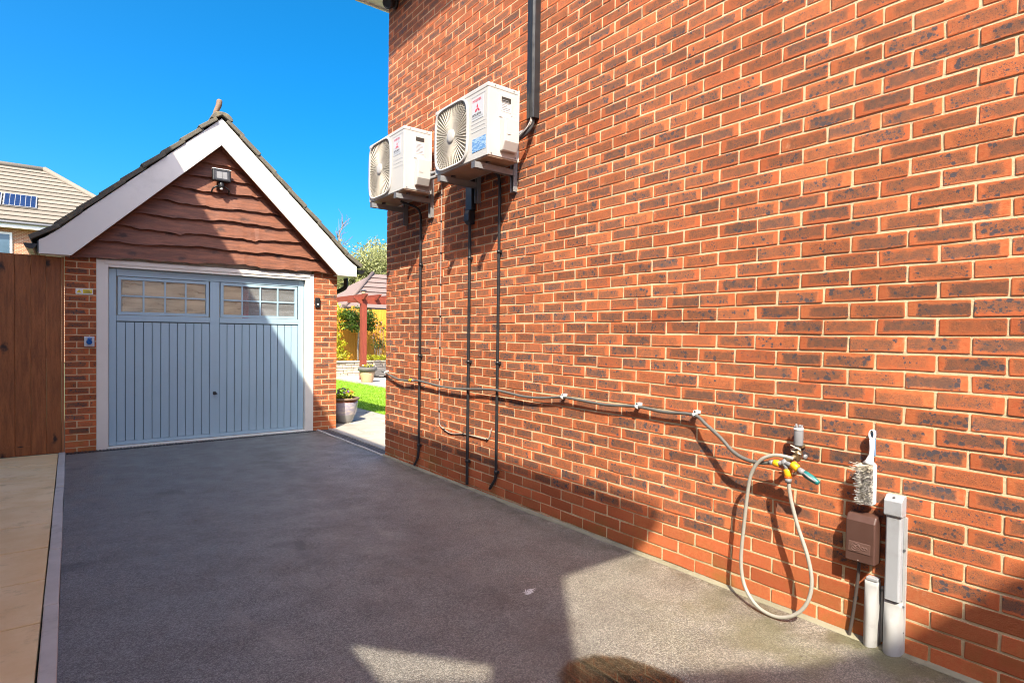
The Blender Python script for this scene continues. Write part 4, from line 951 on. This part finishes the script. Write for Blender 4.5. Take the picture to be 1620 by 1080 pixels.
tb = thing('cable_box', 'brown plastic cable company box low on the wall', 'cable box', (-.04, -4.94, .38))
yb0, yb1 = -4.990, -4.872
MB().prism([(-.002, yb0, .395), (-.066, yb0, .395), (-.070, yb0, .40), (-.070, yb0, .575), (-.052, yb0, .602), (-.002, yb0, .606)], (0, yb1-yb0, 0)).build('cover', M['brown'], tb, .012, 3)
B(-.0725, -.0702, yb0+.016, yb1-.014, .438, .484).build('emblem_plate', M['brownmark'], tb, .001, 1)
em = MB(); c0 = Vector((-.0735, -4.916, .461))
el = lambda cy, rz, ry, tilt=0: [c0+Vector((0, cy-ry*math.cos(a)*math.cos(tilt)+rz*math.sin(a)*math.sin(tilt), rz*math.sin(a)*math.cos(tilt)+ry*math.cos(a)*math.sin(tilt))) for a in [2*math.pi*k/20 for k in range(21)]]
for args in ((0, .017, .019), (-.004, .008, .012, .5), (.006, .006, .009, -.5)): em.tube(el(*args), .0011, 5, False)
for args in ((-.028, .0060, .0065), (-.040, .0060, .0065)): em.tube(el(*args), .0011, 5, False)
em.build('emblem', plain('emblem_line', (.20, .115, .095), .45, .05), tb)
MB().lathe([(.005, 0), (.004, .003)], (-.0665, -4.925, .403), (-1, 0, -.3), 10).build('screw', M['whiteplastic'], tb)
T(smooth_path([(-.03, -4.915, .40), (-.026, -4.912, .33), (-.020, -4.898, .20), (-.018, -4.886, .10), (-.022, -4.878, .035)], 5), .0075, 8).build('cable', plain('brown_cable', (.07, .055, .05), .6, .2, 30), tb)
B(-.022, -.001, -4.905, -4.890, .205, .216).build('cable_clip', M['blackpvc'], tb)

def hockey(parent, y0, y1, ztop, zsplit, zb, d, mat):
    """bent duct foot: shallow box that swells into a round half pipe at the ground"""
    N = 14; prof = []
    for k in range(N+1):
        t = k/N; z = ztop+(zb-ztop)*t
        sw = max(0, min(1, (ztop-z)/(ztop-zsplit))); sw = sw*sw*(3-2*sw)
        prof.append((z, sw))
    n = 14; vs = []
    yc = (y0+y1)/2; hw = (y1-y0)/2
    for z, sw in prof:
        for i in range(n):
            a = math.pi*i/(n-1); cy = math.cos(a); sx = math.sin(a)
            bx_ = max(-1, min(1, cy*1.5)); bd = min(1, sx*2.2)
            y = yc+hw*((1-sw)*bx_*.84+sw*cy); x = -.001-d*((1-sw)*bd*.52+sw*(.55+.45*sx if 0 else sx*1.0))
            vs.append((x, y, z))
    m = MB(); m.add(vs, [(k*n+i, k*n+i+1, (k+1)*n+i+1, (k+1)*n+i)[::-1] for k in range(N) for i in range(n-1)], True)
    m.f.append([i for i in range(n)]); 
    return m.build('foot', mat, parent)
dk_ = thing('meter_duct', 'tall grey cable duct running up from the drive beside the brown box', 'duct', (-.03, -5.06, .05))
MB().prism([(-.001, -5.083, .625), (-.052, -5.083, .625), (-.055, -5.083, .632), (-.055, -5.083, .690), (-.028, -5.083, .712), (-.001, -5.083, .712)], (0, .068, 0)).build('cap', M['ductgrey'], dk_, .003, 2)
MB().prism([(-.001, -5.079, .265), (-.041, -5.079, .265), (-.047, -5.073, .265), (-.047, -5.026, .265), (-.041, -5.020, .265), (-.001, -5.020, .265)], (0, 0, .368)).build('cover', M['ductgrey'], dk_, .002, 1)
B(-.016, -.001, -5.090, -5.080, .10, .622).build('back_flange', M['ductpale'], dk_)
hockey(dk_, -5.089, -5.012, .262, .16, .005, .066, M['ductpale'])
for z in (.485, .245, .135): MB().lathe([(.005, 0), (.005, .004)], (-.0165, -5.085, z), (-1, 0, 0), 8).build('screw', M['blacksteel'], dk_)
MB().lathe([(.005, 0), (.005, .004)], (-.040, -5.049, .703), (-.6, 0, 1), 8).build('screw', M['blacksteel'], dk_)
d2 = thing('duct_stub', 'short pale duct elbow standing left of the tall duct', 'duct', (-.03, -4.975, .05))
hockey(d2, -4.998, -4.936, .318, .20, .005, .062, M['ductpale'])
B(-.036, -.001, -4.992, -4.946, .3185, .332).build('collar', M['ductgrey'], d2, .002, 1)
B(-.012, -.001, -5.006, -4.999, .06, .30).build('back_flange', M['ductpale'], d2)
MB().lathe([(.005, 0), (.005, .004)], (-.0125, -5.0025, .285), (-1, 0, 0), 8).build('screw', M['blacksteel'], d2)

# ================================================================== GARDEN BEYOND
def leaves(rg, centers, n, size, mat, name, parent, droop=.2, asp=.55):
    m = MB(); v = []; f = []
    for k in range(n):
        c, rad = rg.choice(centers)
        while True:
            d = Vector((rg.uniform(-1, 1), rg.uniform(-1, 1), rg.uniform(-1, 1)))
            if .25 < d.length <= 1: break
        p = Vector(c)+Vector((d.x*rad[0], d.y*rad[1], d.z*rad[2]))
        a = Vector((rg.gauss(0, 1), rg.gauss(0, 1), rg.gauss(0, .7)-droop)).normalized(); b = a.cross(Vector((rg.gauss(0, 1), rg.gauss(0, 1), rg.gauss(0, 1)))).normalized()
        s = size*rg.uniform(.6, 1.3); i = len(v)
        v += [p-a*s*.5, p+b*s*asp*.5, p+a*s*.5, p-b*s*asp*.5]; f.append((i, i+1, i+2, i+3))
    m.add(v, f); return m.build(name, mat, parent)
def pot(t, c, prof, mat, rimprof, rimmat, soil_r, soil_z, n=24):
    MB().lathe(prof, c, (0, 0, 1), n).build('body', mat, t)
    if rimprof: MB().lathe(rimprof, c, (0, 0, 1), n, False).build('rim', rimmat, t)
    MB().lathe([(soil_r, soil_z-.02), (soil_r, soil_z)], c, (0, 0, 1), n).build('soil', M['soil'], t)
def flowers(rg, parent, c, r, cols, nl, nf, h):
    leaves(rg, [((c[0], c[1], c[2]+h*.4), (r, r, h*.5))], nl, .045, M['leafyellow'], 'foliage', parent)
    for k in range(nf):
        a = rg.uniform(0, 6.28); q = r*math.sqrt(rg.random()); p = Vector((c[0]+q*math.cos(a), c[1]+q*math.sin(a), c[2]+h*rg.uniform(.5, 1.0)))
        m = MB(); t_ = Vector((rg.gauss(-.4, .3), rg.gauss(-.5, .3), 1)).normalized(); x, y = frame_of(t_)
        for j in range(5):
            b = 2*math.pi*j/5; d = x*math.cos(b)+y*math.sin(b); e = x*math.cos(b+1.2)+y*math.sin(b+1.2)
            m.add([p, p+d*.018+t_*.004, p+(d+e)*.015, p+e*.018+t_*.004], [(0, 1, 2, 3)])
        m.build('flower', M[cols[k % len(cols)]], parent)
M['f_orange'] = plain('petal_orange', (.70, .18, .02), .6, .1); M['f_purple'] = plain('petal_purple', (.16, .04, .26), .6, .1); M['f_white'] = plain('petal_white', (.75, .70, .72), .6, .1); M['f_yellow'] = plain('petal_yellow', (.75, .55, .02), .6, .1); M['f_pink'] = plain('petal_pink', (.65, .25, .30), .6, .1)
gn = NT('glazed_pot'); zz = gn.xyz()[2]
gcol = gn.mix(gn.step(gn.noise(7, 3, .6, gn.scale(gn.pos, (1, 1, 3))), .4, .62), (.36, .33, .42), (.60, .52, .48))
gcol = gn.mix(gn.step(zz, .10, .13, 1, 0), gcol, (.30, .30, .30)); gcol = gn.mix(gn.math('MULTIPLY', gn.step(zz, .30, .31), gn.step(zz, .335, .345, 1, 0)), gcol, (.34, .12, .06))
M['glazed'] = gn.fin(gcol, .22, 0, .6)
p1 = thing('glazed_pot', 'blue and brown glazed pot of pansies beside the garage corner', 'plant pot', (.56, 2.66, -.02))
pot(p1, (.56, 2.66, -.02), [(.115, 0), (.13, .03), (.165, .12), (.195, .22), (.205, .30), (.20, .36)], M['glazed'], [(.20, .355), (.228, .362), (.232, .385), (.205, .392), (.19, .385)], M['clay'], .19, .36)
flowers(random.Random(3), p1, (.56, 2.66, .345), .16, ('f_orange', 'f_purple', 'f_white', 'f_yellow', 'f_purple'), 170, 16, .16)
p2 = thing('terracotta_pot', 'pale terracotta pot with grey rim standing before the pergola post', 'plant pot', (3.88, 9.48, -.05))
M['paleterra'] = plain('pale_terracotta', (.55, .36, .20), .8, .1, 6); M['greyrim'] = plain('pot_grey_rim', (.13, .12, .11), .8, .2, 9)
pot(p2, (3.88, 9.48, -.03), [(.15, 0), (.16, .02), (.20, .22), (.225, .34)], M['paleterra'], [(.225, .33), (.262, .335), (.27, .43), (.25, .44), (.235, .43)], M['greyrim'], .24, .41)
flowers(random.Random(9), p2, (3.88, 9.48, .39), .17, ('f_yellow', 'f_white'), 70, 4, .12)
# low stone wall
sw = thing('stone_wall', 'low dry stone garden wall of pale blocks below the fence', 'garden wall', (5.2, 12.1, -.05))
B(3.3, 8.0, 12.03, 12.25, -.1, .40).build('core', M['soil'], sw)
sr = random.Random(6)
for c in range(5):
    x = 3.3-sr.uniform(0, .2); z0 = -.03+c*.088
    while x < 7.6:
        w = sr.uniform(.18, .42); m = B(x+.006, x+w-.006, 12.0+sr.uniform(-.012, .012), 12.1, z0+.004, z0+.084+sr.uniform(-.003, .002))
        m.build('stone', M['stone'], sw, .012, 2); x += w
x = 3.3
while x < 7.6: B(x, x+.44, 11.96, 12.28, .412, .455).build('coping_stone', M['stone'], sw, .008, 2); x += .45
# fence
fe = thing('board_fence', 'bright orange stained board fence behind the garden bed', 'fence', (6, 13.5, .4))
x = 3.0; k = 0
while x < 9: B(x, x+.118, 13.5+.008*(k % 2), 13.525+.008*(k % 2), .40, 2.22+rng.uniform(-.005, .005)).build('board', M['fencewood'], fe); x += .121; k += 1
for xp in (3.2, 5.05, 6.9, 8.75): B(xp, xp+.09, 13.54, 13.63, .3, 2.32).build('post', M['fencewood'], fe)
# pergola
pg = thing('pergola', 'red-brown timber pergola with notched rafter ends and one post in view', 'pergola', (4.15, 10.35, -.05))
B(4.045, 4.205, 10.28, 10.44, -.05, 2.24).build('post', M['pergola'], pg, .006, 2)
B(6.9, 7.06, 10.28, 10.44, -.05, 2.24).build('post', M['pergola'], pg, .006, 2)
MB().prism([(3.82, 10.33, 2.40), (3.84, 10.33, 2.44), (7.4, 10.33, 2.44), (7.4, 10.33, 2.24), (4.0, 10.33, 2.24)], (0, .06, 0)).build('beam', M['pergola'], pg)
for k in range(7):
    x0 = 4.05+k*.42; MB().prism([(x0, 9.95, 2.50), (x0, 9.98, 2.52), (x0, 12.5, 2.52), (x0, 12.5, 2.36), (x0, 10.22, 2.36)], (.05, 0, 0)).build('rafter', M['pergola'], pg)
pl_ = thing('post_lantern', 'small lantern on top of the pergola post', 'lantern', (4.12, 10.36, 2.5))
MB().lathe([(.05, 0), (.06, .02), (.06, .09)], (4.10, 10.30, 2.525), (0, 0, 1), 8).build('glass', M['paleterra'], pl_)
MB().lathe([(.09, 0), (.085, .02), (.03, .045)], (4.10, 10.30, 2.617), (0, 0, 1), 12).build('cap', M['blacksteel'], pl_)
# grey animal-trough planter
tr2 = thing('garden_planter', 'dark grey trough planter at the end of the terrace', 'planter', (5.0, 10.9, -.05))
MB().prism([(4.72, 10.75, .04), (5.22, 10.75, .04), (5.42, 10.75, .30), (5.30, 10.75, .46), (5.18, 10.75, .44), (5.16, 10.75, .26), (4.80, 10.75, .24), (4.66, 10.75, .38), (4.60, 10.75, .34)], (0, .4, 0)).build('trough', M['greyrim'], tr2, .02, 2)
for xx in (4.76, 5.14): B(xx, xx+.07, 10.8, 11.1, -.04, .05).build('foot', M['greyrim'], tr2)
# standard tree, golden climber, rose and low shrub
tt = thing('standard_tree', 'round-headed small tree with glossy green leaves before the fence', 'tree', (4.98, 12.8, .4))
T(smooth_path([(4.98, 12.8, .40), (4.97, 12.8, .8), (4.99, 12.79, 1.25), (4.98, 12.8, 1.55)], 4), [.032]*12+[.022], 8).build('trunk', M['twig'], tt)
tg = random.Random(14); cl = []
br_m = MB()
for k in range(46):
    while True:
        d = Vector((tg.uniform(-1, 1), tg.uniform(-1, 1), tg.uniform(-1, 1)))
        if .3 < d.length < 1: break
    c = Vector((4.98+d.x*.62, 12.78+d.y*.5, 1.86+d.z*.46)); cl.append((c, (.20, .20, .15)))
    br_m.tube([(4.98, 12.8, 1.5), (4.98+(c.x-4.98)*.5, 12.8+(c.y-12.8)*.5, 1.5+(c.z-1.5)*.6), c], [.012, .008, .004], 5)
br_m.build('branches', M['twig'], tt)
leaves(tg, cl, 3000, .085, M['leafgreen'], 'crown', tt)
gc_ = thing('golden_shrub', 'bright yellow-green climbing shrub against the fence by the garage', 'shrub', (4.25, 12.9, .4))
gg = random.Random(15); cl = [((4.25+gg.uniform(-.5, .26), 12.95+gg.uniform(-.25, .2), .55+1.75*(k/36)), (.20, .2, .13)) for k in range(36)]
sm = MB()
for k in range(5): sm.tube(smooth_path([(4.1+.07*k, 13.0, .42), (4.0+.1*k, 13.05, 1.2), (4.02+.08*k, 13.0, 2.2)], 4), .008, 5)
sm.build('stems', M['twig'], gc_); leaves(gg, cl, 1500, .075, M['leafyellow'], 'foliage', gc_, asp=.7)
rb_ = thing('rose_bush', 'thin-stemmed rose bush with pink blooms to the right of the post', 'shrub', (5.75, 12.7, .4)); rg_ = random.Random(16); sm = MB(); cl = []
for k in range(11):
    x0 = 5.75+rg_.uniform(-.22, .3); tip = (x0+rg_.uniform(-.25, .25), 12.7+rg_.uniform(-.2, .2), rg_.uniform(1.1, 1.75))
    sm.tube(smooth_path([(x0, 12.75, .42), ((x0+tip[0])/2+.05, 12.72, .9), tip], 4), .008, 5); cl += [(tip, (.14, .14, .12)), (((x0+tip[0])/2, 12.72, 1.0), (.14, .12, .2))]
sm.build('stems', M['twig'], rb_); leaves(rg_, cl, 360, .07, M['leafgreen'], 'foliage', rb_)
for k in range(7):
    c = cl[2*k][0]; MB().lathe([(.01, 0), (.035, .02), (.03, .045), (.008, .055)], c, (rg_.uniform(-.4, .4), -.5, 1), 8).build('bloom', M['f_pink'], rb_)
ls = thing('low_shrub', 'low lime green shrub spilling over the stone wall', 'shrub', (5.55, 12.35, .44)); rl = random.Random(18)
leaves(rl, [((5.1+.13*k, 12.3+rl.uniform(-.1, .12), .52+rl.uniform(-.02, .08)), (.16, .16, .10)) for k in range(9)], 900, .06, M['leafyellow'], 'foliage', ls)
T([(5.5, 12.4, .42), (5.52, 12.36, .56)], .02, 6).build('stem', M['twig'], ls)

# ---- outbuilding roof behind the fence
ob = thing('garden_house', 'low building with brown tiled hipped roof behind the fence', 'building', (11, 20, -.1))
B(7.35, 16, 17.3, 23, -.1, 2.28).build('wall', M['farbrick'], ob)
B(6.9, 16.4, 16.92, 17.0, 2.17, 2.33).build('fascia', M['blackpvc'], ob)
obr = MB().add([(6.1, 17.0, 2.38), (16.5, 17.0, 2.38), (16.5, 23.4, 2.38), (6.1, 23.4, 2.38), (8.76, 20.2, 4.2), (14, 20.2, 4.2)], [(0, 3, 2, 1), (0, 1, 5, 4), (2, 3, 4, 5), (3, 0, 4), (1, 2, 5)]).build('roof', M['tilered'], ob)
for k in range(7):
    t0, t1 = k/7, (k+1)/7; g = lambda t: (6.1+2.66*t, 17+3.2*t, 2.38+1.82*t); h = lambda t: (16.5-2.5*t, 17+3.2*t, 2.38+1.82*t)
    a, b, c, d = g(t0), h(t0), h(t1), g(t1)
    up = lambda q, e: (q[0], q[1]-.6*e, q[2]+.8*e)
    MB().hexa([up(a, .004), up(b, .004), up(c, .004), up(d, .004), up(a, .075), up(b, .075), up(c, .02), up(d, .02)]).build('tile_course', M['tilered'], obr)
T([(6.1, 17.0, 2.45), (8.76, 20.2, 4.26)], .09, 8).build('hip_ridge', M['tilered'], obr)

# ---- far house over the gate
fh = thing('far_house', 'distant brick house with buff tiled roof beyond the gate', 'house', (-6, 30, -.1))
B(-14, 0.1, 26.4, 33, -.1, 5.7).build('wall', NT('far_house_brick').m, fh)
fm = bpy.data.materials['far_house_brick']; nt = fm.node_tree; bxx = nt.nodes.new('ShaderNodeTexBrick'); bxx.inputs['Scale'].default_value = 4.4
mp = nt.nodes.new('ShaderNodeMapping'); mp.inputs['Rotation'].default_value = (R(90), 0, 0); geo = nt.nodes.new('ShaderNodeNewGeometry')
nt.links.new(geo.outputs['Position'], mp.inputs[0]); nt.links.new(mp.outputs[0], bxx.inputs[0]); nt.links.new(bxx.outputs[0], nt.nodes['Principled BSDF'].inputs[0])
bxx.inputs['Color1'].default_value = (.42, .17, .08, 1); bxx.inputs['Color2'].default_value = (.28, .12, .07, 1); bxx.inputs['Mortar'].default_value = (.55, .42, .28, 1); bxx.inputs['Mortar Size'].default_value = .02
nt.nodes['Principled BSDF'].inputs['Roughness'].default_value = .9
B(-14.4, .4, 26.0, 26.39, 5.60, 5.66).build('soffit', M['upvc'], fh)
B(-14.4, .4, 25.96, 25.999, 5.58, 5.78).build('fascia', M['upvc'], fh)
T([(-14.4, 25.89, 5.80), (.45, 25.89, 5.80)], .055, 8).build('gutter', M['greyplastic'], fh)
E0 = Vector((-15, 25.9, 5.86)); ER = Vector((.5, 25.9, 5.86)); RL = Vector((-12, 29.5, 8.86)); RR = Vector((-3.79, 29.5, 8.86)); BR = Vector((.5, 33.1, 5.86)); BL = Vector((-15, 33.1, 5.86))
fr = MB().add([E0, ER, RR, RL, BR, BL], [(0, 1, 2, 3), (1, 4, 2), (3, 2, 4, 5), (0, 3, 5), (0, 5, 4, 1)]).build('roof', M['tilefar'], fh)
nC = 14
for k in range(nC):
    t0, t1 = k/nC, (k+1)/nC; a, b, c, d = E0.lerp(RL, t0), ER.lerp(RR, t0), ER.lerp(RR, t1), E0.lerp(RL, t1); nn = Vector((0, -.64, .77))
    MB().hexa([a+nn*.004, b+nn*.004, c+nn*.004, d+nn*.004, a+nn*.07, b+nn*.07, c+nn*.02, d+nn*.02]).build('tile_course', M['tilefar'], fr)
T([ER+Vector((0, 0, .07)), RR+Vector((0, 0, .09))], .13, 8).build('hip_ridge', M['tilefar'], fr)
T([RL+Vector((0, 0, .06)), RR+Vector((0, 0, .06))], .13, 8).build('ridge', M['tilefar'], fr)
def fwin(x0, x1, z0, z1):
    w = B(x0, x1, 26.33, 26.398, z0, z1).build('window', M['upvc'], fh)
    B(x0+.09, x1-.09, 26.31, 26.329, z0+.09, z1-.09).build('pane', M['farglass'], w)
fwin(-6.1, -4.76, 4.38, 5.42); fwin(-9.0, -7.4, 4.38, 5.42)
def solar(i, lab):
    x1 = -3.97-i*1.17; x0 = x1-1.12
    t = thing('solar_panel', lab, 'solar panel', ((x0+x1)/2, 27.1, 6.8), 'solar panels on the far roof')
    ax = Vector((0, 3.6, 3.0)).normalized(); nn = Vector((0, -.64, .77))
    P = lambda x, s, h: Vector((x, 25.9, 5.86))+ax*s+nn*h
    s0, s1 = 1.03, 2.02
    def slab(xa, xb, sa, sb, ha, hb): return MB().hexa([P(xa, sa, ha), P(xb, sa, ha), P(xb, sb, ha), P(xa, sb, ha), P(xa, sa, hb), P(xb, sa, hb), P(xb, sb, hb), P(xa, sb, hb)])
    slab(x0, x1, s0, s1, .06, .12).build('frame', M['galv'], t)
    if 'pv' not in M:
        q = NT('pv_cell'); M['pv'] = q.fin(q.mix(q.noise(3, 2), (.008, .018, .055), (.014, .032, .095)), .12, 0, .7)
    for a in range(6):
        xa = x0+.035+a*(x1-x0-.07)/6
        for b in range(6): slab(xa+.012, xa+(x1-x0-.07)/6-.012, s0+.03+b*(s1-s0-.06)/6+.004, s0+.03+(b+1)*(s1-s0-.06)/6-.004, .121, .126).build('cell', M['pv'], t)
solar(0, 'blue solar panel on the far roof, the one seen whole'); solar(1, 'blue solar panel on the far roof, cut by the left edge')

# ---- trees on the skyline
def twigs(m, p, d, L, r, depth, rg, tips):
    q = p+d*L; mid = p+d*L*.5+Vector((rg.gauss(0, 1), rg.gauss(0, 1), rg.gauss(0, .5)))*L*.05
    m.tube([p, mid, q], [r, r*.82, r*.62], 5 if depth > 1 else 4, False)
    if depth == 0: tips.append(q); return
    for k in range(3 if depth > 1 else 4):
        nd = (d+Vector((rg.gauss(0, .45), rg.gauss(0, .45), rg.gauss(.12, .3)))).normalized()
        twigs(m, p+d*L*rg.uniform(.45, 1), nd, L*rg.uniform(.55, .8), r*.55, depth-1, rg, tips)
def sky_tree(label, x, y, h, seed, nleaf, mat, spread=1.0, lsize=.28, bare=False):
    rg = random.Random(seed); t = thing('bare_tree' if bare else 'spring_tree', label, 'tree', (x, y, -.1), 'trees on the skyline')
    T(smooth_path([(x, y, -.1), (x+rg.uniform(-.1, .1), y, h*.3), (x+rg.uniform(-.2, .2), y, h*.5)], 4), [h*.02]*8+[h*.012], 8).build('trunk', M['bark'], t)
    m = MB(); tips = []
    for k in range(9 if not bare else 14):
        z = h*(.16+.5*k/9) if not bare else h*(.2+.72*k/14)
        d = Vector((rg.gauss(0, 1)*spread, rg.gauss(0, 1)*spread, 1.0 if not bare else 3.2)).normalized()
        twigs(m, Vector((x, y, min(z, h*.5 if not bare else z))), d, h*(.24 if not bare else .11)*rg.uniform(.8, 1.2), h*(.007 if not bare else .004), 3 if not bare else 2, rg, tips)
    if bare: m.tube([(x, y, h*.45), (x+.1, y, h*.75), (x, y, h)], [h*.011, h*.006, .01], 6)
    m.build('branches', M['twig'], t)
    if nleaf: leaves(rg, [(q, (h*.065, h*.065, h*.075)) for q in tips], nleaf, lsize, mat, 'crown', t, .6, .4)
sky_tree('tall bare poplar with upright twigs above the garage eaves', 14.9, 41, 10.8, 51, 0, None, .8, bare=True)
spots = [('pale green willow left on the skyline, behind the gutter', 12.2, 34, 6.0), ('pale green willow second from the left on the skyline', 13.4, 35, 7.6), ('pale green willow in the middle above the brown roof', 14.6, 36, 7.2), ('pale green willow right of the middle above the brown roof', 15.7, 35, 8.0), ('pale green willow next to the house corner', 16.9, 36, 9.0), ('pale green willow farthest right behind the house corner', 18.7, 37, 8.8)]
for i, (lab, x, y, h) in enumerate(spots): sky_tree(lab, x, y, h, 60+i, 9000, M['leafspring'], .8, .22)
